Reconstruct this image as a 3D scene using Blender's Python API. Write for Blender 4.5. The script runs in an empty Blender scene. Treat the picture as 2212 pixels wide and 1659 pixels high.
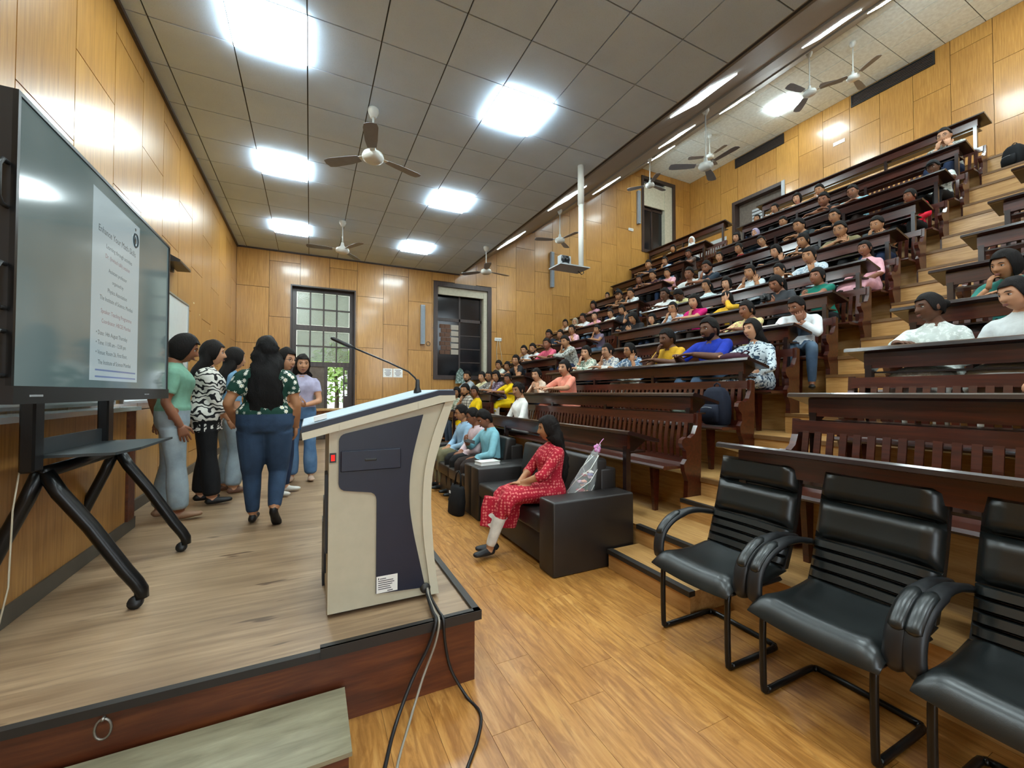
import bpy, bmesh, math, random
import numpy as np
from mathutils import Vector, Matrix, kdtree, noise

random.seed(7)
SC = bpy.context.scene
COL = SC.collection

# ------------------------------------------------------------------ camera
cam_d = bpy.data.cameras.new('camera')
cam_d.sensor_width = 36.0
cam_d.sensor_fit = 'HORIZONTAL'
cam_d.lens = 894.5 / 2212.0 * 36.0
cam_d.clip_start = 0.05
cam_d.clip_end = 200
cam = bpy.data.objects.new('camera', cam_d)
COL.objects.link(cam)
YAW, PIT, ROL = (math.radians(a) for a in (26.017, 1.2026, 0.0854))
_f = Vector((math.sin(YAW) * math.cos(PIT), math.cos(YAW) * math.cos(PIT), math.sin(PIT)))
_r = Vector((math.cos(YAW), -math.sin(YAW), 0))
_u = _r.cross(_f)
_r2 = _r * math.cos(ROL) + _u * math.sin(ROL)
_u2 = _u * math.cos(ROL) - _r * math.sin(ROL)
cam.matrix_world = Matrix(((_r2.x, _u2.x, -_f.x, 0.0), (_r2.y, _u2.y, -_f.y, 0.0), (_r2.z, _u2.z, -_f.z, 1.40), (0, 0, 0, 1)))
SC.camera = cam

# ------------------------------------------------------------------ world and exposure
world = bpy.data.worlds.new('daylight')
SC.world = world
world.use_nodes = True
_bg = world.node_tree.nodes['Background']
_bg.inputs[0].default_value = (0.80, 0.92, 1.0, 1)
_bg.inputs[1].default_value = 4.0
SC.view_settings.view_transform = 'Standard'
SC.view_settings.look = 'None'
SC.view_settings.gamma = 1.0
SC.view_settings.use_curve_mapping = False
SC.view_settings.exposure = 1.05
LED_STRENGTH = 24.0
SC.cycles.max_bounces = 8
SC.cycles.diffuse_bounces = 5
SC.cycles.caustics_reflective = False
SC.cycles.caustics_refractive = False
SC.cycles.sample_clamp_indirect = 6.0

# ------------------------------------------------------------------ helpers
def lin(h):
    h = h.lstrip('#')
    c = [int(h[i:i + 2], 16) / 255 for i in (0, 2, 4)]
    return tuple((x / 12.92 if x <= .04045 else ((x + .055) / 1.055) ** 2.4) for x in c) + (1.0,)

_mats = {}
class NT:
    def __init__(s, name):
        s.m = bpy.data.materials.new(name); s.m.use_nodes = True
        s.t = s.m.node_tree; s.n = s.t.nodes
        s.b = s.n['Principled BSDF']; s.out = s.n['Material Output']
    def add(s, typ, **kw):
        n = s.n.new(typ)
        for k, v in kw.items(): setattr(n, k, v)
        return n
    def link(s, a, b): s.t.links.new(a, b)
    def coords(s, scale, kind='Object', rnd=0.0):
        tc = s.add('ShaderNodeTexCoord'); mp = s.add('ShaderNodeMapping')
        mp.inputs['Scale'].default_value = scale
        s.link(tc.outputs[kind], mp.inputs['Vector'])
        if rnd:
            oi = s.add('ShaderNodeObjectInfo'); mu = s.add('ShaderNodeMath', operation='MULTIPLY'); mu.inputs[1].default_value = rnd
            s.link(oi.outputs['Random'], mu.inputs[0]); s.link(mu.outputs[0], mp.inputs['Location'])
        return mp.outputs[0]
    def noise(s, vec, scale=1, detail=4, rough=.55, dist=0):
        n = s.add('ShaderNodeTexNoise'); n.inputs['Scale'].default_value = scale; n.inputs['Detail'].default_value = detail
        n.inputs['Roughness'].default_value = rough; n.inputs['Distortion'].default_value = dist
        s.link(vec, n.inputs['Vector']); return n.outputs['Fac']
    def ramp(s, fac, stops, mode='LINEAR'):
        r = s.add('ShaderNodeValToRGB'); r.color_ramp.interpolation = mode
        e = r.color_ramp.elements
        while len(e) < len(stops): e.new(.5)
        for el, (p, c) in zip(e, stops): el.position = p; el.color = lin(c) if isinstance(c, str) else c
        s.link(fac, r.inputs[0]); return r.outputs[0]
    def mix(s, fac, a, b, mode='MIX'):
        m = s.add('ShaderNodeMix', data_type='RGBA', blend_type=mode)
        for sock, v in ((m.inputs[0], fac), (m.inputs[6], a), (m.inputs[7], b)):
            if hasattr(v, 'links'): s.link(v, sock)
            else: sock.default_value = v
        return m.outputs[2]
    def bump(s, h, strength=.2, dist=.01):
        b = s.add('ShaderNodeBump'); b.inputs['Strength'].default_value = strength; b.inputs['Distance'].default_value = dist
        s.link(h, b.inputs['Height']); s.link(b.outputs[0], s.b.inputs['Normal'])
    def setp(s, rough=.5, metal=0, spec=.5, coat=0, coatr=.1):
        s.b.inputs['Roughness'].default_value = rough; s.b.inputs['Metallic'].default_value = metal
        s.b.inputs['Specular IOR Level'].default_value = spec
        s.b.inputs['Coat Weight'].default_value = coat; s.b.inputs['Coat Roughness'].default_value = coatr
    def color(s, c):
        if hasattr(c, 'links'): s.link(c, s.b.inputs['Base Color'])
        else: s.b.inputs['Base Color'].default_value = lin(c) if isinstance(c, str) else c

def plain(name, c, rough=.5, metal=0, spec=.5, coat=0, grain=.06):
    if name in _mats: return _mats[name]
    t = NT(name)
    v = t.coords((1, 1, 1)); f = t.noise(v, 14, 3)
    a = lin(c); k = t.ramp(f, [(.3, tuple(x * (1 - grain) for x in a[:3]) + (1,)), (.7, tuple(min(1, x * (1 + grain)) for x in a[:3]) + (1,))])
    t.color(k); t.setp(rough, metal, spec, coat)
    _mats[name] = t.m; return t.m

def wood(name, dark, mid, light, scale, rough=.4, coat=0., coatr=.15, tint=.0, rnd=37., band=5.0, bump=0.):
    if name in _mats: return _mats[name]
    t = NT(name)
    v = t.coords(scale, rnd=rnd)
    f = t.noise(v, band, 6, .6, .4)
    col = t.ramp(f, [(.25, dark), (.5, mid), (.75, light)])
    f2 = t.noise(t.coords((1.3, 1.3, 1.3)), 1.2, 3)
    col = t.mix(t.ramp(f2, [(.35, (0, 0, 0, 1)), (.7, (.35, .35, .35, 1))]), col, lin(dark))
    if tint:
        oi = t.add('ShaderNodeObjectInfo')
        col = t.mix(tint, col, t.ramp(oi.outputs['Random'], [(0, dark), (.5, mid), (1, light)]))
    t.color(col); t.setp(rough, 0, .5, coat, coatr)
    if bump: t.bump(f, bump, .004)
    _mats[name] = t.m; return t.m

def emit(name, c, s):
    if name in _mats: return _mats[name]
    t = NT(name); t.color('#ffffff')
    t.b.inputs['Emission Color'].default_value = lin(c); t.b.inputs['Emission Strength'].default_value = s
    _mats[name] = t.m; return t.m

class MB:
    """collects shapes into one mesh"""
    def __init__(s): s.v = []; s.f = []; s.mi = []; s.cur = 0
    def addv(s, vs, fs, M=None):
        o = len(s.v)
        s.v += [tuple(M @ Vector(p)) if M is not None else tuple(p) for p in vs]
        s.f += [tuple(i + o for i in f) for f in fs]; s.mi += [s.cur] * len(fs); return s
    def box(s, x0, x1, y0, y1, z0, z1, M=None):
        vs = [(x, y, z) for x in (x0, x1) for y in (y0, y1) for z in (z0, z1)]
        return s.addv(vs, [(0, 1, 3, 2), (4, 6, 7, 5), (0, 4, 5, 1), (2, 3, 7, 6), (0, 2, 6, 4), (1, 5, 7, 3)], M)
    def rbox(s, x0, x1, y0, y1, z0, z1, r=.02, n=2, M=None):
        """box with rounded edges"""
        bm = bmesh.new(); bmesh.ops.create_cube(bm, size=1)
        for w in bm.verts: w.co = ((x0 + x1) / 2 + w.co.x * (x1 - x0), (y0 + y1) / 2 + w.co.y * (y1 - y0), (z0 + z1) / 2 + w.co.z * (z1 - z0))
        bmesh.ops.bevel(bm, geom=bm.edges[:], offset=r, segments=n, affect='EDGES', profile=.5)
        return s.addbm(bm, M)
    def addbm(s, bm, M=None):
        bm.verts.index_update()
        s.addv([w.co.copy() for w in bm.verts], [tuple(w.index for w in f.verts) for f in bm.faces], M); bm.free(); return s
    def prism(s, poly, fn, a, b):
        """poly in 2D, fn(u, v, d) -> 3D, extruded from depth a to b"""
        n = len(poly)
        vs = [fn(u, w, a) for u, w in poly] + [fn(u, w, b) for u, w in poly]
        return s.addv(vs, [tuple(range(n))[::-1], tuple(range(n, 2 * n))] + [(i, (i + 1) % n, n + (i + 1) % n, n + i) for i in range(n)])
    def loft(s, rings, cap=True, closed=False):
        n = len(rings[0]); o = len(s.v)
        for r in rings: s.v += [tuple(p) for p in r]
        k = len(rings); fs = []
        for i in range(k - 1 + (1 if closed else 0)):
            a, b = o + i * n, o + ((i + 1) % k) * n
            fs += [(a + j, a + (j + 1) % n, b + (j + 1) % n, b + j) for j in range(n)]
        if cap and not closed: fs += [tuple(o + j for j in range(n))[::-1], tuple(o + (k - 1) * n + j for j in range(n))]
        s.f += fs; s.mi += [s.cur] * len(fs); return s
    def tube(s, path, r, n=8, up=(0, 0, 1), cap=True, closed=False):
        P = [Vector(p) for p in path]; m = len(P)
        rad = r if isinstance(r, (list, tuple)) else [r] * m
        rings = []; last = None
        for i, p in enumerate(P):
            if closed: d = P[(i + 1) % m] - P[i - 1]
            else: d = P[min(i + 1, m - 1)] - P[max(i - 1, 0)]
            d.normalize()
            if last is None:
                h = Vector(up)
                if abs(d.dot(h)) > .95: h = Vector((1, 0, 0)) if abs(d.x) < .9 else Vector((0, 1, 0))
                e = (h - d * h.dot(d)).normalized()
            else:
                e = last - d * last.dot(d)
                e = e.normalized() if e.length > 1e-6 else d.orthogonal().normalized()
            last = e; q = d.cross(e)
            rr = rad[i] if isinstance(rad[i], (list, tuple)) else (rad[i], rad[i])
            rings.append([p + q * (math.cos(2 * math.pi * j / n) * rr[0]) + e * (math.sin(2 * math.pi * j / n) * rr[1]) for j in range(n)])
        return s.loft(rings, cap, closed)
    def lathe(s, prof, c, n=16, axis='z'):
        rings = []
        for r, h in prof:
            ring = []
            for j in range(n):
                a = 2 * math.pi * j / n; x, y = r * math.cos(a), r * math.sin(a)
                ring.append({'z': (c[0] + x, c[1] + y, c[2] + h), 'x': (c[0] + h, c[1] + x, c[2] + y), 'y': (c[0] + y, c[1] + h, c[2] + x)}[axis])
            rings.append(ring)
        return s.loft(rings)
    def ell(s, c, r, n=10, m=7, M=None):
        vs = []; fs = []
        for i in range(1, m):
            t = math.pi * i / m
            for j in range(n):
                a = 2 * math.pi * j / n
                vs.append((c[0] + r[0] * math.sin(t) * math.cos(a), c[1] + r[1] * math.sin(t) * math.sin(a), c[2] + r[2] * math.cos(t)))
        vs += [(c[0], c[1], c[2] + r[2]), (c[0], c[1], c[2] - r[2])]; T, B = len(vs) - 2, len(vs) - 1
        for i in range(m - 2): fs += [(i * n + j, (i + 1) * n + j, (i + 1) * n + (j + 1) % n, i * n + (j + 1) % n) for j in range(n)]
        fs += [(T, j, (j + 1) % n) for j in range(n)] + [(B, (m - 2) * n + (j + 1) % n, (m - 2) * n + j) for j in range(n)]
        return s.addv(vs, fs, M)
    def mesh(s, name, smooth=False, angle=None):
        me = bpy.data.meshes.new(name); me.from_pydata(s.v, [], s.f)
        if any(s.mi): me.polygons.foreach_set('material_index', s.mi)
        if smooth: me.polygons.foreach_set('use_smooth', [True] * len(s.f))
        me.validate()
        bm = bmesh.new(); bm.from_mesh(me); bmesh.ops.recalc_face_normals(bm, faces=bm.faces)
        if angle is not None:
            for e in bm.edges:
                e.smooth = len(e.link_faces) == 2 and e.calc_face_angle(0) < math.radians(angle)
        bm.to_mesh(me); bm.free()
        return me
    def build(s, name, mat, parent=None, smooth=False, angle=None, **tags):
        return link(name, s.mesh(name, smooth or angle is not None, angle), mat, parent, **tags)

def tag(o, label=None, cat=None, group=None, kind=None):
    if label: o['label'] = label
    if cat: o['category'] = cat
    if group: o['group'] = group
    if kind: o['kind'] = kind
    return o
def link(name, me, mat, parent=None, **tags):
    o = bpy.data.objects.new(name, me); COL.objects.link(o)
    mats = mat if isinstance(mat, (list, tuple)) else [mat]
    if me is not None and len(me.materials) == 0:
        for m in mats: me.materials.append(m)
    if parent is not None: o.parent = parent
    return tag(o, **tags)
def empty(name, loc=(0, 0, 0), rz=0.0, **tags):
    o = bpy.data.objects.new(name, None); COL.objects.link(o); o.location = loc; o.rotation_euler = (0, 0, rz)
    o.empty_display_size = .05
    return tag(o, **tags)
def struct(name, mb, mat, **k): return mb.build(name, mat, kind='structure', **k)
def copy_tree(o, parent=None):
    c = o.copy(); COL.objects.link(c); c.parent = parent
    for ch in o.children: copy_tree(ch, c)
    return c

# ------------------------------------------------------------------ materials
M_WALL = wood('teak_veneer', '#855a24', '#ac7b3a', '#c2944c', (28, 28, 1.2), .34, .35, .12, .2, band=2.2)
M_OAK = wood('oak_laminate', '#84531f', '#b67f3e', '#d09e5a', (26, 2.2, 26), .36, .15, .2, .10, band=1.6)
M_TREAD = wood('oak_tread', '#946836', '#b58a52', '#cba46c', (26, 2.2, 26), .42, .1, .2, .1, band=1.6)
M_STAGE = wood('stage_vinyl', '#78614a', '#9c8164', '#b69a7a', (1.1, 17, 17), .42, .12, .3, 0, band=2.0)
M_RISER = wood('stage_riser_wood', '#3a1a0c', '#5a2b15', '#74401f', (2, 22, 22), .4, .2, .2, 0, band=1.5)
M_STEPTOP = wood('grey_vinyl', '#6e6852', '#8a846c', '#a09a80', (2.2, 14, 14), .5, 0, .3, 0, band=2)
M_MAHOG = wood('mahogany', '#260d07', '#43190d', '#5e2815', (24, 1.6, 24), .3, .45, .12, .15, band=1.6)
M_DESK = wood('dark_desk_wood', '#120807', '#21100d', '#301815', (24, 1.2, 24), .28, .5, .1, .1, band=1.6)
M_NOSE = plain('tread_edge', '#6d4d2a', .5)
M_BLACKTRIM = plain('black_trim', '#231f1c', .5)
M_DARKFRAME = wood('dark_frame_wood', '#1d1310', '#33231d', '#46322a', (20, 20, 2), .45, .2, .2, 0, band=1.5)
M_WHITE = plain('white_paint', '#dcdcd6', .45, grain=.02)
M_CEILGRID = plain('ceiling_grid', '#343230', .6)
M_LED = emit('led_diffuser', '#dff0f2', LED_STRENGTH)
M_LEDFRAME = plain('led_frame', '#d8d8d8', .4)
M_BLACKP = plain('black_plastic', '#17181a', .42)
M_BLACKM = plain('black_steel', '#121314', .3, .3, .5)
M_GREYP = plain('grey_plastic', '#9a9fa3', .45)
M_PAPER = plain('paper', '#e6e6e2', .7, grain=.02)
M_INK = plain('ink', '#3a3a40', .8)
M_BACK = plain('wall_backing', '#2e1c0c', .8)

def stage_knots():
    m = M_STAGE; nt = m.node_tree; b = nt.nodes['Principled BSDF']; src = b.inputs['Base Color'].links[0].from_socket
    t = NT.__new__(NT); t.m, t.t, t.n, t.b = m, nt, nt.nodes, b
    f = t.noise(t.coords((2.2, 9.0, 9.0)), 1.5, 2, .4)
    g = t.noise(t.coords((.6, 3.5, 3.5)), 1.6, 3, .5)
    c = t.mix(t.ramp(g, [(.45, (0, 0, 0, 1)), (.68, (.55, .55, .55, 1))]), src, lin('#6a5138'))
    c = t.mix(t.ramp(f, [(.70, (0, 0, 0, 1)), (.735, (.8, .8, .8, 1))]), c, lin('#4e3826'))
    t.color(c)
stage_knots()
def oak_grain():
    m = M_OAK; nt = m.node_tree; b = nt.nodes['Principled BSDF']; src = b.inputs['Base Color'].links[0].from_socket
    t = NT.__new__(NT); t.m, t.t, t.n, t.b = m, nt, nt.nodes, b
    f = t.noise(t.coords((9, 1.6, 9), rnd=53.), 2.0, 5, .65, 1.6)
    t.color(t.mix(t.ramp(f, [(.46, (0, 0, 0, 1)), (.62, (.55, .55, .55, 1))]), src, lin('#7d4b1d')))
oak_grain()
def tile_mat():
    t = NT('ceiling_tile'); v = t.coords((1, 1, 1), rnd=9.)
    f = t.noise(v, 260, 2, .7); f2 = t.noise(v, 2.5, 3)
    col = t.mix(t.ramp(f2, [(.3, (0, 0, 0, 1)), (.75, (.5, .5, .5, 1))]), lin('#cadef5'), lin('#b8cce4'))
    col = t.mix(t.ramp(f, [(.30, (.8, .8, .8, 1)), (.40, (0, 0, 0, 1))]), col, lin('#93a2b0'))
    t.color(col); t.setp(.85); t.bump(f, .25, .003); return t.m
M_TILE = tile_mat()

# ------------------------------------------------------------------ room shell
XL, XR = -1.43, 12.22          # wall behind the stage, wall behind the audience
YN, YF = -2.6, 10.45           # wall behind the camera, far side wall
ZC, ZU = 4.54, 8.93            # low ceiling, upper ceiling
XS0, XS1 = 3.547, 9.95         # sloped ceiling begins / ends
STAGE_Z = .325
def ceil_z(x):
    return ZC if x <= XS0 else (ZU if x >= XS1 else ZC + (ZU - ZC) * (x - XS0) / (XS1 - XS0))
def TX(k): return 2.73 + .771 * k                       # rear edge of desk row k (0-based)
def TZ(k): return 1.0 + .30 * k + .0205 * k * k         # desk height at that edge
def TIER(k): return TZ(k) - .70
def TIERX(k): return 2.48 + .771 * k
NROW = 11
YB0, YB1 = 2.68, 6.62     # middle block of benches
YA0, YA1 = 7.50, 10.40    # block by the far wall
YC0, YC1 = -0.9, 1.85     # near block

# floor: subfloor and single laminate planks
fl = struct('floor', MB().box(XL, 2.6, YN, YF, -.12, -.004), M_BACK)
rnd = random.Random(3)
px = XL
while px < 2.47:
    w = min(.192, 2.48 - px)
    y = YN + rnd.uniform(0, 1.1)
    y0 = YN
    yend = 1.93 if px + w < .76 else YF
    while y0 < yend:
        y1 = min(y, yend); MB().box(px + .0008, px + w - .0008, y0 + .0008, y1 - .0008, -.004, 0).build('plank', M_OAK, fl)
        y0 = y1; y += 1.22
    px += w

# stage
st = struct('floor_stage', MB().box(XL, .738, 1.925, YF, 0, STAGE_Z - .004), M_RISER)
MB().box(XL, .738, 1.925, YF, STAGE_Z - .004, STAGE_Z).build('vinyl_sheet', M_STAGE, st)
MB().box(XL, .758, 1.903, 1.933, STAGE_Z - .028, STAGE_Z + .002).build('edge_strip', M_BLACKTRIM, st)
MB().box(.05, .762, 1.900, 1.935, STAGE_Z + .002, STAGE_Z + .016).build('edge_strip', M_BLACKTRIM, st)
MB().box(.05, .764, 1.898, 1.91, STAGE_Z - .028, STAGE_Z + .016).build('edge_strip', M_BLACKTRIM, st)
MB().box(.728, .762, 1.903, YF, STAGE_Z - .028, STAGE_Z + .016).build('edge_strip', M_BLACKTRIM, st)
# wooden box step in front of the stage
bs = empty('box_step', (0, 0, 0), label='low box step with grey vinyl top against the stage front', cat='step')
MB().box(-1.38, .135, 1.56, 1.90, 0, .145).build('box_body', M_RISER, bs)
MB().box(-1.39, .145, 1.55, 1.90, .145, .16).build('vinyl_top', M_STEPTOP, bs)
# pull ring on the stage front
pr = MB(); pr.tube([(-.62 + .022 * math.cos(a), 1.895, .255 + .034 * math.sin(a)) for a in np.linspace(0, 2 * math.pi, 17)[:-1]], .004, 6, closed=True)
pr.tube([(-.62, 1.905, .289), (-.62, 1.888, .289)], .006, 6)
pr.build('pull_ring', plain('worn_steel', '#8d8880', .4, .8), smooth=True, label='small metal ring hanging on the dark stage front', cat='ring')

# audience tiers
for k in range(NROW):
    x0, x1, z = TIERX(k), (TIERX(k + 1) if k < NROW - 1 else XR), TIER(k)
    t = struct('floor_tier', MB().box(x0, x1 + (.02 if k < NROW - 1 else 0), YN, YF, max(0, TIER(k - 1) - .1) if k else 0, z - .004), M_TREAD)
    MB().box(x0 - .012, x1, YN, YF, z - .004, z).build('tread_sheet', M_TREAD, t)
    for (a, b) in ((YC1, YB0), (YB1, YA0)):
        MB().box(x0 - .014, x0 + .03, a, b, z - .035, z + .002).build('nosing', M_BLACKTRIM if k == 0 else M_NOSE, t)
        if k < NROW - 1:
            hx, hz = x0 + .50, (z + TIER(k + 1)) / 2
            MB().box(hx, x1, a + .005, b - .005, z, hz).build('half_step', M_TREAD, t)
            MB().box(hx - .01, hx + .028, a + .005, b - .005, hz - .03, hz + .003).build('nosing', M_BLACKTRIM if k == 0 else M_NOSE, t)
for (a, b) in ((1.87, 2.66), (6.62, 7.5)):
    t = struct('floor_front_step', MB().box(2.16, 2.475, a, b, 0, .147), M_TREAD)
    MB().box(2.148, 2.20, a - .004, b + .004, .118, .152).build('nosing', M_BLACKTRIM, t)

# --------------------------------------------- walls made of single veneer panels
def clip_top(poly, line):
    """clip polygon below v = line(u) (piecewise linear handled per edge)"""
    out = []
    n = len(poly)
    for i in range(n):
        a, b = poly[i], poly[(i + 1) % n]
        da, db = line(a[0]) - a[1], line(b[0]) - b[1]
        if da >= 0: out.append(a)
        if (da >= 0) != (db >= 0):
            t = da / (da - db); out.append((a[0] + (b[0] - a[0]) * t, a[1] + (b[1] - a[1]) * t))
    return out
def subtract(rects, h):
    out = []
    for (a, b, c, d) in rects:
        if h[1] <= a or h[0] >= b or h[3] <= c or h[2] >= d: out.append((a, b, c, d)); continue
        if h[0] > a: out.append((a, h[0], c, d))
        if h[1] < b: out.append((h[1], b, c, d))
        m0, m1 = max(a, h[0]), min(b, h[1])
        if h[2] > c: out.append((m0, m1, c, h[2]))
        if h[3] < d: out.append((m0, m1, h[3], d))
    return [r for r in out if r[1] - r[0] > .02 and r[3] - r[2] > .02]
def panelled(wall, fn, ubounds, zlo, top, seams, holes, knots=()):
    for i in range(len(ubounds) - 1):
        u0, u1 = ubounds[i], ubounds[i + 1]
        zb = seams(i); zz = [zlo(.5 * (u0 + u1))] + [z for z in zb if z > zlo(.5 * (u0 + u1)) + .05] + [20]
        for z0, z1 in zip(zz[:-1], zz[1:]):
            if z0 > max(top(u0), top(u1)): break
            rects = [(u0 + .004, u1 - .004, z0 + .004, min(z1, 9.6) - .004)]
            for h in holes: rects = subtract(rects, h)
            mb = MB()
            for r in rects:
                cuts = [r[0]] + [q for q in knots if r[0] < q < r[1]] + [r[1]]
                for a, b in zip(cuts[:-1], cuts[1:]):
                    pl = clip_top([(a, r[2]), (b, r[2]), (b, r[3]), (a, r[3])], top)
                    if len(pl) >= 3 and max(p[1] for p in pl) - min(p[1] for p in pl) > .01: mb.prism(pl, fn, 0, .014)
            if mb.f: mb.build('panel', M_WALL, wall)
def grid_from(a, b, step, start):
    u = [start]
    while u[-1] < b: u.append(u[-1] + step)
    u = [x for x in u if a + .05 < x < b - .05]
    return [a] + u + [b]

DOOR = (-.41, .96, STAGE_Z, 3.82)
WIN_LOW = (2.84, 4.46, 1.74, 4.28)
WIN_UP = (9.91, 11.46, 6.12, 8.70)
REAR_OPEN = (7.15, 8.80, 5.30, 7.53)
def wall_with_holes(name, fn, u0, u1, z0, top, holes, knots=()):
    mb = MB(); rects = [(u0, u1, z0, 9.6)]
    for h in holes: rects = subtract(rects, h)
    for r in rects:
        cuts = [r[0]] + [q for q in knots if r[0] < q < r[1]] + [r[1]]
        for a, b in zip(cuts[:-1], cuts[1:]):
            pl = clip_top([(a, r[2]), (b, r[2]), (b, r[3]), (a, r[3])], top)
            if len(pl) >= 3: mb.prism(pl, fn, -.25, -.001)
    return struct(name, mb, M_BACK)
top_c = lambda x: ceil_z(x) + .0
farfn = lambda u, v, d: (u, YF + .014 - d, v)
wf = wall_with_holes('wall_far', farfn, XL - .3, XR + .3, 0, lambda x: ceil_z(x) + .3, [DOOR, WIN_LOW, WIN_UP], (XS0, XS1))
panelled(wf, farfn, grid_from(XL, XR, .605, XL), lambda x: (STAGE_Z if x < .75 else (TIER(max(0, min(10, int((x - 2.48) / .771)))) if x > 2.48 else 0)), top_c,
         lambda i: [(.01 if i % 2 == 0 else .61) + 1.23 * n for n in range(9)], [DOOR, WIN_LOW, WIN_UP], (XS0, XS1))
leftfn = lambda u, v, d: (XL - .014 + d, u, v)
wl = wall_with_holes('wall_left', leftfn, YN, YF, 0, lambda x: ZC + .3, [])
panelled(wl, leftfn, grid_from(YN, YF, .611, YF - .611 * 21), lambda x: STAGE_Z if x > 1.9 else 0, lambda x: ZC,
         lambda i: [(.01 if i % 2 else .61) + 1.23 * n for n in range(5)], [])
rearfn = lambda u, v, d: (XR + .014 - d, u, v)
wr = wall_with_holes('wall_rear', rearfn, YN, YF, 0, lambda x: ZU + .3, [REAR_OPEN])
panelled(wr, rearfn, grid_from(YN, YF, .612, YF - .612 * 21), lambda x: TIER(10), lambda x: ZU,
         lambda i: [(.62 if i % 2 else .01) + 1.23 * n for n in range(9)], [REAR_OPEN])
nearfn = lambda u, v, d: (u, YN - .014 + d, v)
NEAR_HOLES = [(-.41, .96, .02, 3.82), (2.84, 4.46, 1.74, 4.28), (6.2, 7.8, 3.9, 6.1), (9.91, 11.46, 6.12, 8.70)]  # assumed openings, added to let fill daylight in from behind the camera
wall_with_holes('wall_near', nearfn, XL - .3, XR + .3, 0, lambda x: ceil_z(x) + .3, NEAR_HOLES, (XS0, XS1)).data.materials[0] = M_WALL
for wi, h in enumerate(NEAR_HOLES):
    e = empty('window_%d' % (wi + 3), kind='structure'); f = MB()  # frame for an assumed, unseen opening
    for (a, b, c, d) in ((h[0], h[0] + .09, h[2], h[3]), (h[1] - .09, h[1], h[2], h[3]), (h[0] + .09, h[1] - .09, h[2], h[2] + .09), (h[0] + .09, h[1] - .09, h[3] - .09, h[3]), ((h[0] + h[1]) / 2 - .03, (h[0] + h[1]) / 2 + .03, h[2] + .09, h[3] - .09)):
        f.box(a, b, YN - .2, YN + .02, c, d)
    f.build('window_frame', M_DARKFRAME, e)
# dark cornice line where the wall behind the stage meets the ceiling
struct('trim_1', MB().box(XL, XL + .03, YN, YF, ZC - .035, ZC), M_DARKFRAME)
struct('trim_2', MB().box(XL, XS0, YF - .025, YF, ZC - .03, ZC), M_DARKFRAME)
struct('baseboard_left', MB().box(XL, XL + .022, 1.93, YF, STAGE_Z, STAGE_Z + .10), plain('grey_skirting', '#4b463d', .5))

# --------------------------------------------- ceilings of single tiles
cl = struct('ceiling', MB().box(XL, XS0 + .05, YN, YF, ZC + .014, ZC + .1), M_CEILGRID)
cs = struct('ceiling_slope', MB().prism([(XS0, ZC + .014), (XS1, ZU + .014), (XS1, ZU + .12), (XS0, ZC + .12)], lambda u, v, d: (u, d, v), YN, YF), M_CEILGRID)
cu = struct('ceiling_upper', MB().box(XS1 - .05, XR, YN, YF, ZU + .014, ZU + .1), M_CEILGRID)
GX, GY = -1.2532, 4.3868
LED_LOW = [(1, j) for j in (-9, -5, -1, 3, 7)] + [(5, j) for j in (-9, -5, -1, 3, 7)]      # column, row cells holding panels
def cells(a, b, start, step=.6):
    n0 = math.floor((a - start) / step) - 1
    out = []
    for n in range(n0, n0 + 60):
        u0, u1 = start + n * step, start + (n + 1) * step
        if u1 <= a + .02 or u0 >= b - .02: continue
        out.append((n, max(u0, a), min(u1, b)))
    return out
for (j, y0, y1) in cells(YN, YF, GY):
    for (i, x0, x1) in cells(XL, XS0, GX):
        if (i, j) in LED_LOW: continue
        MB().box(x0 + .006, x1 - .006, y0 + .006, y1 - .006, ZC, ZC + .014).build('tile', M_TILE, cl)
UPX = 10.132
LED_UP = [(1, -5), (1, 3)]
M_TILEU = plain('upper_tile', '#e0ecee', .7, grain=.1)
for (j, y0, y1) in cells(YN, YF, GY):
    for (i, x0, x1) in cells(XS1, XR, UPX):
        if (i, j) in LED_UP: continue
        MB().box(x0 + .007, x1 - .007, y0 + .007, y1 - .007, ZU, ZU + .014).build('tile', M_TILEU, cu)
SL = math.hypot(XS1 - XS0, ZU - ZC); SD = ((XS1 - XS0) / SL, (ZU - ZC) / SL)
def slope_fn(u, v, d): return (XS0 + SD[0] * u - SD[1] * -d, v, ZC + SD[1] * u - SD[0] * d)  # u along the slope, d below it
M_SLOPE = plain('slope_board', '#96948f', .6, coat=0, grain=.04)
SLOPE_ROWS = [.62, 4.10, 6.55]      # where the lamps start along the slope
for (j, y0, y1) in cells(YN, YF, GY, 2.4):
    u = 0.0
    for u0, u1 in ((0, .62), (.62, 1.22), (1.22, 2.66), (2.66, 4.10), (4.10, 4.70), (4.70, 6.55), (6.55, 7.15), (7.15, SL)):
        if u0 in SLOPE_ROWS:
            ly = y0 + (1.2 if 1.8 < y0 < 2.2 else 1.8)
            for a, b in ((y0, ly), (ly + .6, y1)):
                if b - a > .03: MB().prism([(u0, a + .003), (u1, a + .003), (u1, b), (u0, b)], slope_fn, -.012, .0).build('board', M_SLOPE, cs)
        else:
            MB().prism([(u0, y0 + .003), (u1, y0 + .003), (u1, y1 - .003), (u0, y1 - .003)], slope_fn, -.012, .0).build('board', M_SLOPE, cs)
for u in (.10, 2.66, 5.6):
    MB().prism([(u, YN), (u + .05, YN), (u + .05, YF), (u, YF)], slope_fn, -.005, .03).build('moulding', M_SLOPE, cs)

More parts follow.
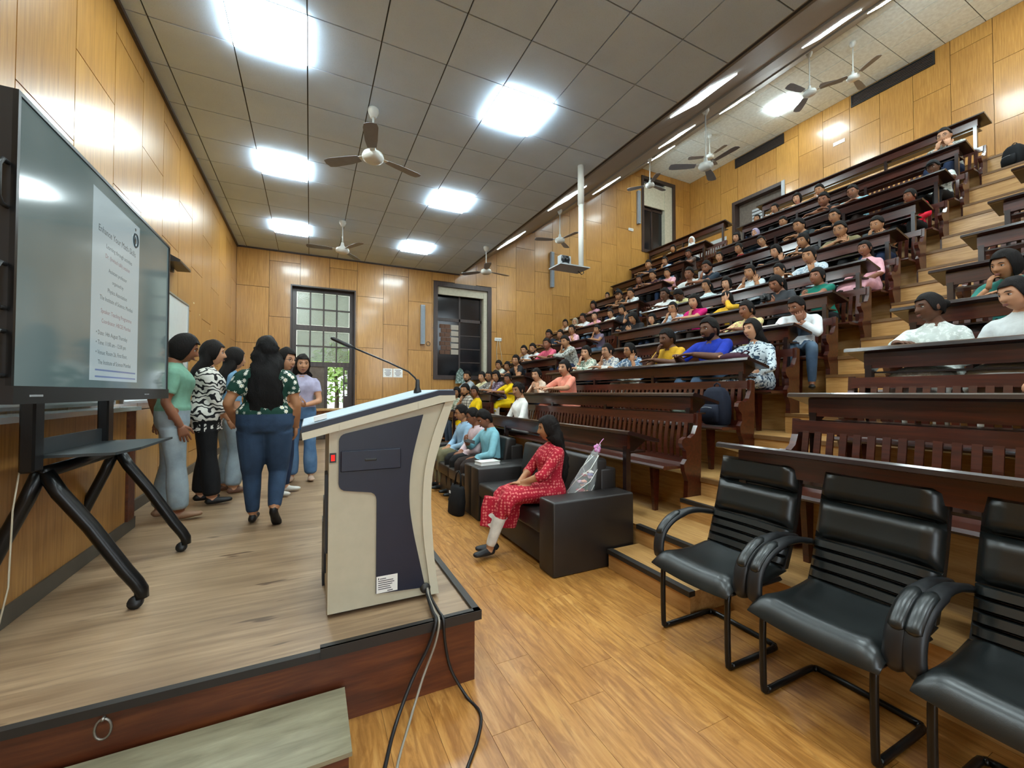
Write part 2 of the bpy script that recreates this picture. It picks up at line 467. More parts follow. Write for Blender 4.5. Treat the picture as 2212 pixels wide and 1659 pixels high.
# --------------------------------------------- ceiling lamps
def led(i, j, gx, z, label):
    x0, y0 = gx + .6 * i, GY + .6 * j
    e = empty('ceiling_light', (x0 + .3, y0 + .3, z), label=label, cat='light', group='square ceiling panels')
    f = MB(); a, b = .298, .288
    for (p, q, r, s) in ((-a, a, -a, -b), (-a, a, b, a), (-a, -b, -b, b), (b, a, -b, b)): f.box(p, q, r, s, -.004, .014)
    f.build('light_frame', M_LEDFRAME, e)
    MB().box(-b, b, -b, b, -.036, .010).build('diffuser', M_LED, e)  # dropped below the flush panel so its glowing sides brighten the ceiling
ORD = {-9: 'behind the camera', -5: 'above the camera', -1: 'nearest in view', 3: 'halfway down the hall', 7: 'nearest the far wall'}
for (i, j) in LED_LOW: led(i, j, GX, ZC, 'square light panel in low ceiling, %s row, %s' % ('stage side' if i == 1 else 'seat side', ORD[j]))
for (i, j) in LED_UP: led(i, j, UPX, ZU, 'square light panel in upper ceiling above the top benches, ' + ORD[j])
for ri, u0 in enumerate(SLOPE_ROWS):
    for (j, y0, y1) in cells(YN, YF, GY, 2.4):
        ly = y0 + (1.2 if 1.8 < y0 < 2.2 else 1.8)
        if ly + .6 > YF: continue
        e = empty('slope_light', (0, 0, 0), label='light panel in %s row of sloping ceiling, %s from far wall' % (('lower', 'middle', 'upper')[ri], ('sixth', 'fifth', 'fourth', 'third', 'second', 'first')[min(5, j + 4)] if j < 2 else 'first'), cat='light', group='sloping ceiling panels')
        f = MB()
        for (p, q, r, s) in ((.002, .598, .002, .012), (.002, .598, .588, .598), (.002, .012, .012, .588), (.588, .598, .012, .588)):
            f.prism([(u0 + p, ly + r), (u0 + q, ly + r), (u0 + q, ly + s), (u0 + p, ly + s)], slope_fn, -.012, .004)
        f.build('light_frame', M_LEDFRAME, e)
        MB().prism([(u0 + .012, ly + .012), (u0 + .588, ly + .012), (u0 + .588, ly + .588), (u0 + .012, ly + .588)], slope_fn, -.01, .014).build('diffuser', M_LED, e)
# ------------------------------------------------------------------ far wall: door, windows
def glassy(name, c, rough=.08, trans=0., alpha=None):
    if name in _mats: return _mats[name]
    t = NT(name); t.color(c); t.setp(rough, 0, .5)
    if trans:
        tr = t.add('ShaderNodeBsdfTransparent'); mx = t.add('ShaderNodeMixShader'); mx.inputs[0].default_value = trans
        tr.inputs[0].default_value = lin('#e8f0ea')
        t.link(t.b.outputs[0], mx.inputs[1]); t.link(tr.outputs[0], mx.inputs[2]); t.link(mx.outputs[0], t.out.inputs['Surface'])
    _mats[name] = t.m; return t.m
M_PANE = glassy('dusty_pane', '#8f8f86', .15, .5)
M_DARKGLASS = glassy('dark_pane', '#15161a', .12, .12)
M_DOORLEAF = plain('worn_door', '#5d5248', .55, grain=.2)
M_CREAM = plain('cream_plaster', '#b3ad98', .6, grain=.1)

d1 = empty('door_1', kind='structure')
x0, x1, z0, z1 = DOOR
YD = YF + .17
fr = MB(); fr.box(x0, x0 + .03, YF - .02, YF + .26, z0, z1); fr.box(x1 - .03, x1, YF - .02, YF + .26, z0, z1); fr.box(x0 + .03, x1 - .03, YF - .02, YF + .26, z1 - .03, z1)
fr.build('door_frame', M_DARKFRAME, d1)
fr = MB(); fr.box(x0 + .03, x0 + .12, YD, YD + .07, z0, z1 - .03); fr.box(x1 - .12, x1 - .03, YD, YD + .07, z0, z1 - .03); fr.box(x0 + .12, x1 - .12, YD, YD + .07, 3.72, z1 - .03)
fr.box(x0 + .12, x1 - .12, YD - .01, YD + .08, 2.83, 2.95); fr.box(x0 + .12, x1 - .12, YD - .01, YD + .08, 2.0, 2.11)
fr.build('transom_frame', M_DARKFRAME, d1)
gx0, gx1 = x0 + .12, x1 - .12
for (a, b) in ((2.95, 3.72), (2.11, 2.83)):
    for c in range(4):
        for r in range(2):
            p0 = gx0 + (gx1 - gx0) * c / 4; p1 = gx0 + (gx1 - gx0) * (c + 1) / 4
            q0 = a + (b - a) * r / 2; q1 = a + (b - a) * (r + 1) / 2
            MB().box(p0 + .014, p1 - .014, YD + .03, YD + .036, q0 + .014, q1 - .014).build('pane', M_PANE, d1)
    g = MB()
    for c in range(1, 4): g.box(gx0 + (gx1 - gx0) * c / 4 - .016, gx0 + (gx1 - gx0) * c / 4 + .016, YD + .012, YD + .055, a, b)
    g.box(gx0, gx1, YD + .013, YD + .054, (a + b) / 2 - .016, (a + b) / 2 + .016)
    g.build('glazing_bars', M_DARKFRAME, d1)
MB().box(gx0, .355, YD + .01, YD + .05, z0, 2.0).build('door_leaf', M_DOORLEAF, d1)
MB().box(.30, .37, YD, YD + .06, z0, 2.0).build('leaf_stile', M_DARKFRAME, d1)
lf = MB(); lf.box(.71, .745, YD, YD + .05, z0, 2.0); lf.box(.80, gx1, YD, YD + .05, z0, 2.0); lf.box(.745, .80, YD, YD + .05, z0, 1.32); lf.box(.745, .80, YD, YD + .05, 1.93, 2.0); lf.box(.745, .80, YD, YD + .05, 1.60, 1.64); lf.box(.768, .778, YD, YD + .05, 1.32, 1.93)
lf.build('half_open_leaf', M_DARKFRAME, d1)

def window(name, rect, frame_w, parts):
    e = empty(name, kind='structure'); x0, x1, z0, z1 = rect; w = frame_w
    f = MB(); f.box(x0, x0 + w, YF - .03, YF + .05, z0, z1); f.box(x1 - w, x1, YF - .03, YF + .05, z0, z1); f.box(x0 + w, x1 - w, YF - .03, YF + .05, z1 - w, z1); f.box(x0 + w, x1 - w, YF - .03, YF + .05, z0, z0 + w)
    f.build('window_frame', M_DARKFRAME, e)
    parts(e, x0 + w, x1 - w, z0 + w, z1 - w)
    return e
def low_win(e, x0, x1, z0, z1):
    Y = YF + .18
    MB().box(x0, x1 - .10, YF + .05, YF + .12, z1 - .20, z1).build('roller_blind', M_CREAM, e)
    MB().box(x1 - .10, x1, YF + .04, YF + .24, z0, z1).build('window_jamb', M_CREAM, e)
    xm = x0 + .66
    f = MB(); f.box(xm - .02, xm + .02, Y, Y + .05, z0, z1); f.box(x0, x1 - .1, Y, Y + .05, 3.30, 3.38); f.box(x0, x0 + .04, Y, Y + .05, z0, z1); f.box(x1 - .14, x1 - .1, Y, Y + .05, z0, z1)
    f.build('sash', M_DARKFRAME, e)
    for (a, b, c, d) in ((x0 + .04, xm - .02, 3.38, z1), (xm + .02, x1 - .14, 3.38, z1), (x0 + .04, xm - .02, z0, 3.30)):
        MB().box(a, b, Y + .02, Y + .026, c, d).build('pane', M_DARKGLASS, e)
    zz = np.linspace(z0, 3.30, 5)
    for a, b in zip(zz[:-1], zz[1:]): MB().box(xm + .02, x1 - .14, Y + .02, Y + .026, a + .01, b - .01).build('pane', M_DARKGLASS, e)
    g = MB()
    for a in zz[1:-1]: g.box(xm + .02, x1 - .14, Y + .005, Y + .04, a - .012, a + .012)
    g.build('glazing_bars', M_DARKFRAME, e)
    for i in range(5): MB().box(xm - .24, xm - .03, Y - .004, Y + .012, 2.42 + .165 * i, 2.55 + .165 * i).build('louvre', plain('pale_louvre', '#9b9184', .6), e)
    for r in range(7):
        for c in range(2): MB().box(xm - .55 + .15 * c + (.04 if r % 2 else 0), xm - .41 + .15 * c + (.04 if r % 2 else 0), Y + .004, Y + .016, 2.42 + .115 * r, 2.525 + .115 * r).build('brick', plain('dim_brick', '#5d4030', .8), e)
w1 = window('window_1', WIN_LOW, .11, low_win)
def up_win(e, x0, x1, z0, z1):
    Y = YF + .16
    MB().box(x0, x1 - .34, YF + .06, YF + .11, z1 - .85, z1 - .1).build('roller_blind', M_CREAM, e)
    MB().box(x1 - .34, x1, YF + .04, YF + .24, z0, z1).build('window_jamb', M_CREAM, e)
    f = MB(); xm = x0 + .52; f.box(xm - .02, xm + .02, Y, Y + .05, z0, z1); f.box(x0, x0 + .05, Y, Y + .05, z0, z1); f.box(x0, x1 - .34, Y, Y + .05, z1 - .95, z1 - .86)
    f.build('sash', M_DARKFRAME, e)
    for a, b in ((x0 + .05, xm - .02), (xm + .02, x1 - .35)): MB().box(a, b, Y + .02, Y + .026, z0, z1 - .95).build('pane', M_DARKGLASS, e)
    MB().box(x0 + .05, x1 - .34, Y + .02, Y + .026, z1 - .86, z1).build('pane', M_DARKGLASS, e)
w2 = window('window_2', WIN_UP, .10, up_win)
# opening in the wall behind the audience
d2 = empty('door_2', kind='structure'); y0, y1, z0, z1 = REAR_OPEN
f = MB(); f.box(XR - .03, XR + .25, y1 - .10, y1, z0, z1); f.box(XR - .03, XR + .25, y0 + .10, y1 - .10, z1 - .10, z1); f.build('door_frame', M_DARKFRAME, d2)
f = MB(); f.box(XR - .035, XR + .25, y0, y0 + .09, z0, z1 + .004); f.build('white_jamb', M_GREYP, d2)
MB().box(XR + .20, XR + .24, y0 + .1, y1 - .1, z0, z1 - .1).build('door_panel', M_DOORLEAF, d2)
for i in range(9): MB().box(XR + .16, XR + .20, y0 + .30, y0 + 1.1, z0 + .95 + .10 * i, z0 + 1.02 + .10 * i).build('louvre', M_GREYP, d2)
# what lies outside the door
ext = struct('ground_outside', MB().box(-30, 60, YF + .3, 60, -.4, -.02).box(-30, 60, -40, YN - .3, -.4, -.02), plain('outside_ground', '#7d7a6c', .9))
eb = empty('outside_building', label='pale building wall seen through the dusty door panes', cat='building')  # added backdrop that covers the bright sky so the panes look grey
MB().box(-14, 14, 19, 19.4, 2.15, 14).build('wall', plain('pale_render', '#a8a394', .9, grain=.15), eb)
MB().box(-14, -.9, 18.6, 19.0, -.3, 2.15).build('lower_wall', plain('pale_render', '#a8a394', .9), eb)
MB().box(-14, 14, 18.55, 19.0, 2.15, 2.4).build('string_course', M_CREAM, eb)
cor = struct('ceiling_corridor', MB().box(-4, 14, YF + .27, 13.2, 4.4, 4.6), M_CREAM)
struct('wall_corridor', MB().box(1.6, 14, 13.0, 13.3, -.2, 4.4), plain('dark_corridor', '#4d4740', .9))
struct('wall_corridor_upper', MB().box(8, 14, 11.6, 11.8, 4.6, 9.4), plain('dark_corridor', '#4d4740', .9))
struct('roof', MB().box(-2.2, 14, YN - .5, 12, 9.55, 9.7), M_CREAM)
def leafy(name, c, R, n, seed, label, cols):
    rr = random.Random(seed); e = empty(name, c, label=label, cat='tree', group='trees outside the door')
    MB().tube([(0, 0, -2.2), (.05, 0, -.8), (0, .1, .2)], [.09, .07, .04], 7).build('trunk', plain('bark', '#4a3b2c', .9), e, smooth=True)
    m = MB()
    for i in range(n):
        d = Vector((rr.gauss(0, 1), rr.gauss(0, 1), rr.gauss(0, 1))).normalized() * (R * rr.random() ** .4)
        a = Vector((rr.gauss(0, 1), rr.gauss(0, 1), rr.gauss(0, .5))).normalized() * .10; b = a.orthogonal().normalized() * .045
        m.addv([d - a, d + b, d + a, d - b], [(0, 1, 2, 3)])
    m.build('foliage', plain('leaves%d' % seed, cols, .6), e, kind='stuff')
leafy('leafy_tree', (.75, 14.6, 2.0), 1.0, 900, 1, 'bright green leafy tree just outside the open door', '#7d9a3c')
leafy('leafy_tree', (-1.5, 16.0, 1.4), 1.1, 800, 2, 'darker green tree farther off outside the open door', '#5a7a35')

# two printed notices, switch boards, wall lamp
nt = MB().box(1.60, 1.825, YF - .004, YF - .001, 1.775, 1.99).build('notice', M_PAPER, label='left one of two white printed notices on far wall', cat='notice', group='printed notices')
nt2 = MB().box(1.84, 2.07, YF - .004, YF - .001, 1.775, 1.99).build('notice', M_PAPER, label='right one of two white printed notices on far wall', cat='notice', group='printed notices')
def textmesh(name, body, size, M, mat, parent, align='CENTER'):
    cu_ = bpy.data.curves.new(name, 'FONT'); cu_.body = body; cu_.size = size; cu_.align_x = align; cu_.resolution_u = 2
    o = bpy.data.objects.new(name, cu_); COL.objects.link(o)
    bpy.context.view_layer.update()
    me = bpy.data.meshes.new_from_object(o.evaluated_get(bpy.context.evaluated_depsgraph_get()))
    bpy.data.objects.remove(o); bpy.data.curves.remove(cu_)
    me.transform(M); me.materials.clear()
    return link(name, me, mat, parent)
FW = Matrix(((1, 0, 0, 0), (0, 0, 1, YF - .0055), (0, 1, 0, 0), (0, 0, 0, 1)))   # text on the far wall, read from the hall
for o, cx, lines in ((nt, 1.712, ('SILENCE', 'in the', 'HALL')), (nt2, 1.955, ('ROOM', 'No. 26', 'First floor'))):
    m = MB()
    for i, wd in enumerate((.15, .11, .16, .13, .09)):
        m.box(cx - wd / 2, cx + wd / 2, YF - .0052, YF - .0042, 1.945 - .034 * i, 1.957 - .034 * i)
    m.build('printed_lines', M_INK, o)
def switchboard(c, n, label, cords=False):
    e = empty('switch_board', c, label=label, cat='switch')
    MB().rbox(-.10, .10, -.03, 0, -.045, .045, .006, 1).build('plate', M_WHITE, e)
    for i in range(n): MB().box(-.075 + .05 * i, -.045 + .05 * i, -.036, -.029, -.02, .02).build('switch', M_GREYP, e)
    if cords:
        for s in (-.02, .03):
            MB().tube([(s, -.034, -.03), (s * 2.5, -.03, -.3), (s * 3 + .03, -.025, -.55), (s * 2, -.02, -.8), (s * 2.2, -.02, -1.05)], .006, 5).build('cord', M_CREAM, e, smooth=True)
switchboard((4.66, YF, 2.87), 4, 'white switch board with hanging cords right of the lower window', True)
switchboard((9.44, YF, 6.77), 3, 'white switch board left of the upper window')
ws = MB().box(XR - .012, XR - .002, 5.66, 5.92, 7.83, 7.92).build('wall_sign', M_PAPER, label='small white plate high on the wall behind the audience', cat='sign')

# column speakers
def colspeaker(c, h, label, rz=0):
    e = empty('column_speaker', c, rz, label=label, cat='speaker', group='column speakers')
    MB().rbox(-.055, .055, -.11, -.015, 0, h, .012, 2).build('cabinet', plain('speaker_grey', '#8b9299', .4), e)
    MB().box(-.044, .044, -.114, -.109, .03, h - .03).build('grille', plain('speaker_mesh', '#79828a', .6, .3), e)
    for z in (h * .2, h * .8): MB().box(-.025, .025, -.02, 0, z - .03, z + .03).build('bracket', M_BLACKM, e)
    return e
cs1 = colspeaker((2.55, YF, 2.62), 1.0, 'grey column speaker between the door and lower window')
MB().tube([(.16 + .05 * math.cos(a), -.012, .03 + .05 * math.sin(a)) for a in np.linspace(0, 2 * math.pi, 15)[:-1]], .006, 5, closed=True).build('cable_coil', M_BLACKP, cs1, smooth=True)
colspeaker((6.38, YF, 4.5), 1.05, 'grey column speaker midway up the far wall')
colspeaker((9.74, YF, 7.0), 1.1, 'grey column speaker beside the upper window')

# vents above the wall behind the audience
for (a, b, lb) in ((7.16, 8.68, 'dark slotted vent high on rear wall, nearer the upper window'), (3.95, 5.51, 'dark slotted vent high on rear wall, nearer the camera')):
    e = empty('wall_vent', label=lb, cat='vent', group='rear wall vents')
    f = MB(); f.box(XR - .03, XR, a, b, 8.60, 8.63); f.box(XR - .03, XR, a, b, 8.87, 8.90); f.box(XR - .03, XR, a, a + .03, 8.63, 8.87); f.box(XR - .03, XR, b - .03, b, 8.63, 8.87); f.build('vent_frame', M_BLACKP, e)
    MB().box(XR - .008, XR - .001, a + .03, b - .03, 8.63, 8.87).build('vent_back', M_BLACKTRIM, e)
    for i in range(6): MB().box(XR - .024, XR - .010, a + .03, b - .03, 8.645 + .038 * i, 8.66 + .038 * i).build('slat', M_DARKFRAME, e)

# ceiling fans
M_FANW = plain('fan_enamel', '#d5d8d4', .35, grain=.02)
M_FANB = plain('fan_blade', '#7f8188', .45)
def make_fan():
    e = empty('ceiling_fan', cat='fan', group='ceiling fans')
    MB().lathe([(.0, 0), (.055, 0), (.06, -.03), (.03, -.10), (.0, -.10)], (0, 0, 0), 16).build('canopy', M_FANW, e, smooth=True)
    MB().tube([(0, 0, -.08), (0, 0, -1)], .011, 8).build('rod', M_FANW, e, smooth=True)
    MB().lathe([(.0, .12), (.022, .12), (.03, .07), (.06, .03), (.105, .015), (.118, -.02), (.11, -.05), (.07, -.075), (.0, -.08)], (0, 0, -1), 22).build('motor', M_FANW, e, smooth=True)
    for i in range(3):
        a = 2 * math.pi * i / 3; ca, sa = math.cos(a), math.sin(a); m = MB()
        R = Matrix.Translation((0, 0, -1.01)) @ Matrix.Rotation(a, 4, 'Z') @ Matrix.Rotation(.14, 4, 'X')
        pl = [(.17, -.05), (.30, -.068), (.52, -.074), (.585, -.06), (.60, 0), (.585, .06), (.52, .074), (.30, .06), (.17, .045)]
        m.prism(pl, lambda u, v, d: tuple(R @ Vector((u, v, d))), -.002, .002)
        b = m.build('blade', M_FANB, e)
        m = MB(); m.prism([(.09, -.025), (.2, -.03), (.2, .03), (.09, .025)], lambda u, v, d: tuple(R @ Vector((u, v, d))), .002, .006); m.build('blade_arm', M_FANW, b)
    return e
FANS = [(.60, 4.74, ZC, .52, .35, 'ceiling fan hanging from low ceiling, nearest the podium'), (.51, 8.13, ZC, .52, 1.0, 'ceiling fan over the far end of the stage'),
        (3.38, 8.2, ZC, .52, .2, 'ceiling fan at the edge of the low ceiling near far wall'), (5.25, 8.2, ceil_z(5.25), .7, .7, 'ceiling fan on sloping ceiling in front of middle column speaker'),
        (8.08, 8.2, ceil_z(8.08), .7, .1, 'ceiling fan on sloping ceiling in front of the upper window'), (5.92, 4.74, ceil_z(5.92), .95, .5, 'long-rod ceiling fan on sloping ceiling, lower of two in line'),
        (8.95, 4.74, ceil_z(8.95), .8, .9, 'long-rod ceiling fan beside upper light panel'), (10.41, 8.2, ZU, .62, .4, 'ceiling fan under upper ceiling above the rear doorway'),
        (10.40, 4.65, ZU, .75, .15, 'ceiling fan under upper ceiling by the near vent')]
fan0 = make_fan()
for i, (x, y, z, L, a, lb) in enumerate(FANS):
    f = fan0 if i == 0 else copy_tree(fan0)
    f.location = (x, y, z); f.rotation_euler = (0, 0, a); f['label'] = lb
    for ch in f.children:
        nm = ch.name.split('.')[0]
        if nm == 'rod': ch.scale = (1, 1, L - .0)
        elif nm in ('motor', 'blade'): ch.location = (0, 0, 1 - L)

# camera on a ceiling pole
pz = empty('pole_camera', (3.34, 4.68, 0), label='conference camera on shelf of white ceiling pole', cat='camera')
MB().tube([(0, 0, ZC + .01), (0, 0, 4.0)], .044, 14).build('upper_pole', M_WHITE, pz, smooth=True)
MB().tube([(0, 0, 4.0), (0, 0, 3.12)], .035, 14).build('lower_pole', M_WHITE, pz, smooth=True)
MB().box(-.42, .05, -.14, .16, 3.085, 3.10).build('shelf', M_GREYP, pz)
cb = MB().lathe([(0, 0), (.07, 0), (.075, .03), (.05, .05), (0, .05)], (-.26, .02, 3.10), 18).build('camera_base', M_GREYP, pz, smooth=True)
y = MB(); y.rbox(-.345, -.315, -.02, .06, 3.13, 3.25, .008); y.rbox(-.205, -.175, -.02, .06, 3.13, 3.25, .008); y.build('camera_yoke', M_GREYP, pz)
MB().lathe([(0, -.075), (.05, -.075), (.062, -.04), (.062, .04), (.045, .06), (0, .06)], (-.26, .02, 3.20), 18, 'x').build('camera_head', M_BLACKP, pz, smooth=True)
MB().lathe([(0, 0), (.03, 0), (.034, .02), (0, .02)], (-.26, -.06, 3.20), 14, 'y').build('lens', M_BLACKM, pz, smooth=True)
MB().tube([(.03, .03, 4.0), (.05, .04, 3.6), (.05, .05, 3.2), (.06, .02, 3.06), (.01, .0, 3.03), (-.05, .0, 3.07)], .006, 6).build('cable', M_BLACKP, pz, smooth=True)
MB().box(.03, .037, -.015, .015, 3.70, 3.80).build('slot', M_BLACKP, pz)

# ------------------------------------------------------------------ desks and benches
def desk(k, y0, y1, label, posts, ends=(True, True)):
    e = empty('long_desk', (TX(k), 0, TZ(k)), label=label, cat='desk', group='long desks')
    MB().prism([(0, -.030), (.004, -.016), (0, 0), (-.325, .082), (-.345, .074), (-.350, .052), (-.33, .046), (-.30, .044)], lambda u, v, d: (u, d, v), y0, y1).build('desk_top', M_DESK, e)
    a, b = y0 + (.10 if ends[0] else .02), y1 - (.10 if ends[1] else .02)
    MB().box(-.265, -.235, a, b, -.085, .038).build('apron', M_MAHOG, e)
    MB().box(-.235, -.06, a, b, -.125, -.11).build('book_shelf', M_DESK, e)
    n = posts; z = TIER(k) - TZ(k)
    for i in range(n):
        y = a + .03 + (b - a - .06) * i / (n - 1)
        MB().box(-.272, -.222, y - .022, y + .022, z + .001, -.06).build('post', M_DESK, e)
    for i in range(n):
        y = a + .03 + (b - a - .06) * i / (n - 1)
        MB().prism([(-.225, -.14), (-.225, .045), (-.05, .0), (-.05, -.03)], lambda u, v, d: (u, d, v), y - .012, y + .012).build('bracket', M_DESK, e)
    return e
END = [(.34, 0), (.515, 0), (.515, .30), (.535, .90), (.485, .915), (.475, .80), (.44, .725), (.385, .69), (.33, .70), (.285, .68), (.275, .645), (.295, .605), (.33, .575), (.335, .50), (.30, .455), (.31, .39), (.35, .30), (.34, .15)]
_slat = None
def bench(k, y0, y1, label, single, ends=(True, True)):
    e = empty('slatted_bench', (TX(k), 0, TIER(k)), label=label, cat='bench', group='slatted benches')
    MB().prism([(.10, .415), (.085, .43), (.10, .448), (.30, .436), (.45, .45), (.45, .415)], lambda u, v, d: (u, d, v), y0 + .04, y1 - .04).build('seat', M_MAHOG, e)
    MB().prism([(.455, .82), (.495, .82), (.505, .905), (.46, .905)], lambda u, v, d: (u, d, v), y0 + .03, y1 - .03).build('top_rail', M_MAHOG, e)
    MB().prism([(.42, .448), (.46, .448), (.465, .50), (.43, .50)], lambda u, v, d: (u, d, v), y0 + .03, y1 - .03).build('bottom_rail', M_MAHOG, e)
    for yy, on in ((y0, ends[0]), (y1 - .045, ends[1])):
        if on: MB().prism(END, lambda u, v, d: (u, d, v), yy, yy + .045).build('end_panel', M_MAHOG, e)
    nl = max(2, int((y1 - y0) / 1.2))
    for i in range(nl):
        y = y0 + .25 + (y1 - y0 - .5) * i / (nl - 1)
        MB().prism([(.18, .001), (.22, .001), (.24, .40), (.38, .415), (.15, .415)], lambda u, v, d: (u, d, v), y - .018, y + .018).build('leg', M_MAHOG, e)
    prof = [(.433, .49), (.428, .58), (.440, .70), (.462, .83)]
    n = int((y1 - y0 - .14) / .076); st_ = (y1 - y0 - .14) / n
    allm = MB(); me = None
    for i in range(n):
        y = y0 + .07 + st_ * (i + .5)
        m = MB() if (single and me is None) else allm
        if single and me is not None:
            link('slat', me, M_MAHOG, e).location = (0, y, 0); continue
        yy = 0 if single else y
        rings = [[(x - .007, yy - .02, z), (x - .007, yy + .02, z), (x + .007, yy + .02, z), (x + .007, yy - .02, z)] for x, z in prof]
        m.loft(rings)
        if single:
            me = m.mesh('slat'); link('slat', me, M_MAHOG, e).location = (0, y, 0)
    if not single: allm.build('slats', M_MAHOG, e, kind='stuff')
    return e
NTH = ['first', 'second', 'third', 'fourth', 'fifth', 'sixth', 'seventh', 'eighth', 'ninth', 'tenth', 'eleventh']
for k in range(NROW):
    lab = lambda kind, blk: '%s in %s, %s row from the front' % (kind, blk, NTH[k])
    desk(k, YB0, YB1, lab('dark sloping desk', 'middle block'), 4)
    desk(k, YA0, YA1, lab('dark sloping desk', 'block by far wall'), 3, (True, False))
    desk(k, YC0, YC1, lab('dark sloping desk', 'near right block'), 3, (False, True))
    if k < NROW - 1:
        bench(k, YB0, YB1, lab('brown slatted bench', 'middle block'), k < 2)
        bench(k, YA0, YA1, lab('brown slatted bench', 'block by far wall'), False, (True, False))
        bench(k, YC0, YC1, lab('brown slatted bench', 'near right block'), k < 3, (False, True))
# ------------------------------------------------------------------ wall behind the stage
M_BOARD = plain('whiteboard_enamel', '#cfd8d8', .18, coat=.4, grain=.02)
M_ALU = plain('aluminium', '#a5a8a8', .35, .8)
def whiteboard(y0, y1, z0, z1, label):
    e = empty('whiteboard', (XL, (y0 + y1) / 2, z0), label=label, cat='whiteboard')
    h = (y1 - y0) / 2; H = z1 - z0
    MB().box(.002, .016, -h + .02, h - .02, .02, H - .02).build('writing_surface', M_BOARD, e)
    f = MB(); f.box(.002, .026, -h, h, 0, .02); f.box(.002, .026, -h, h, H - .02, H); f.box(.002, .026, -h, -h + .02, .02, H - .02); f.box(.002, .026, h - .02, h, .02, H - .02)
    f.build('board_frame', M_ALU, e)
whiteboard(2.0, 4.4, 1.30, 2.36, 'white board on stage wall behind the large display')
whiteboard(4.55, 6.58, 1.30, 2.52, 'white board on stage wall beyond the display')
lg = empty('wall_ledge', label='boxed wooden ledge with white top along stage wall behind display', cat='ledge')
MB().box(XL + .001, -1.25, 1.95, 4.30, STAGE_Z + .002, 1.255).build('ledge_body', wood('ledge_veneer', '#7c5222', '#a2743a', '#b98a4e', (28, 28, 1.2), .4, .2, .2, 0, band=2.2), lg)
MB().box(XL + .001, -1.225, 1.95, 4.34, 1.256, 1.285).build('ledge_top', M_BOARD, lg)
MB().box(-1.2495, -1.238, 1.95, 4.30, STAGE_Z + .002, STAGE_Z + .09).build('ledge_skirting', plain('grey_skirting', '#4b463d', .5), lg)
MB().box(-1.249, -1.232, 4.12, 4.25, STAGE_Z + .09, 1.25).build('ledge_pilaster', M_RISER, lg)
wlamp = empty('board_lamp', label='black wedge-shaped lamp on stage wall above the far white board', cat='lamp')
MB().prism([(XL + .03, 2.90), (XL + .16, 2.83), (XL + .16, 2.805), (XL + .03, 2.80)], lambda u, v, d: (u, d, v), 5.55, 6.0).build('lamp_hood', M_BLACKM, wlamp)
MB().box(XL + .001, XL + .03, 5.7, 5.9, 2.76, 2.93).build('lamp_bracket', M_BLACKM, wlamp)
for k, (y, z, dy, dz) in enumerate(((6.9, 2.60, .05, .02), (7.25, 2.50, .03, .015), (7.9, 2.36, .07, .012), (8.3, 2.27, .05, .012), (8.7, 2.20, .03, .012))):
    MB().box(XL + .001, XL + .003, y, y + dy, z, z + dz).build('tape_scrap', plain('torn_tape', '#d9cfa8', .6), label='torn strip of tape on stage wall, %s from the far white board' % NTH[k], cat='tape', group='torn tape strips')

# ------------------------------------------------------------------ large display on wheels
tv = empty('display_stand', (-1.0, 3.138, STAGE_Z), label='large black interactive display on wheeled stand showing a slide', cat='display')
hw = .943
f = MB()
z0, z1 = 1.353 - STAGE_Z, 2.54 - STAGE_Z
f.box(-.075, -.012, -hw, hw, z0, z1); f.build('display_case', M_BLACKP, tv)
f = MB(); f.box(-.012, .004, -hw, hw, z1 - .016, z1); f.box(-.012, .004, -hw, -hw + .016, z0 + .07, z1 - .016); f.box(-.012, .004, hw - .016, hw, z0 + .07, z1 - .016); f.build('bezel', M_BLACKM, tv)
bb = MB().box(-.012, .010, -hw, hw, z0, z0 + .07).build('lower_bar', M_BLACKP, tv)
def screen_mat():
    t = NT('screen_glass'); t.color('#0c1213'); t.setp(.10, 0, .6)
    v = t.coords((1, 1, 1)); n = t.noise(v, 1.2, 2)
    t.link(t.ramp(n, [(.35, (.040, .060, .060, 1)), (.65, (.075, .095, .092, 1))]), t.b.inputs['Emission Color']); t.b.inputs['Emission Strength'].default_value = 1.0
    return t.m
scr = MB().box(-.0125, -.004, -hw + .016, hw - .016, z0 + .07, z1 - .016).build('screen', screen_mat(), tv)
def page_mat(name, c, s):
    t = NT(name); t.color('#101414'); t.setp(.12, 0, .5); t.b.inputs['Emission Color'].default_value = lin(c); t.b.inputs['Emission Strength'].default_value = s; return t.m
M_PAGE = page_mat('screen_page', '#b4c8cc', .32)
py0, py1, pz0, pz1 = 2.82 - 3.138, 3.46 - 3.138, 1.462 - STAGE_Z, 2.462 - STAGE_Z
MB().box(-.0041, -.0036, py0, py1, pz0, pz1).build('slide_page', M_PAGE, scr)
TVM = Matrix(((0, 0, 1, -.0032), (1, 0, 0, 0), (0, 1, 0, 0), (0, 0, 0, 1)))      # screen text: reads along +Y, up +Z
def slide(body, y, z, size, mat, align='CENTER'):
    textmesh('slide_text', body, size, Matrix.Translation((0, y, z)) @ TVM, mat, scr, align)
TI = page_mat('slide_ink', '#57666c', .20); TR = page_mat('slide_red', '#8f6a70', .3); TB = page_mat('slide_blue', '#6c7fa5', .35)
cy = (py0 + py1) / 2
slide('Enhance Your Math-Skills', cy, 2.252 - STAGE_Z, .050, TI)
slide('Learning through activities', cy + .02, 2.185 - STAGE_Z, .034, TI); slide('Dr. (Invited talk) session', cy + .0, 2.130 - STAGE_Z, .034, TR)
slide('Assistant professor', cy, 2.060 - STAGE_Z, .032, TI); slide('organised by', cy, 2.005 - STAGE_Z, .030, TI)
slide('Physics Association', cy, 1.948 - STAGE_Z, .034, TI); slide('The Institute of Science, Mumbai', cy, 1.895 - STAGE_Z, .034, TI)
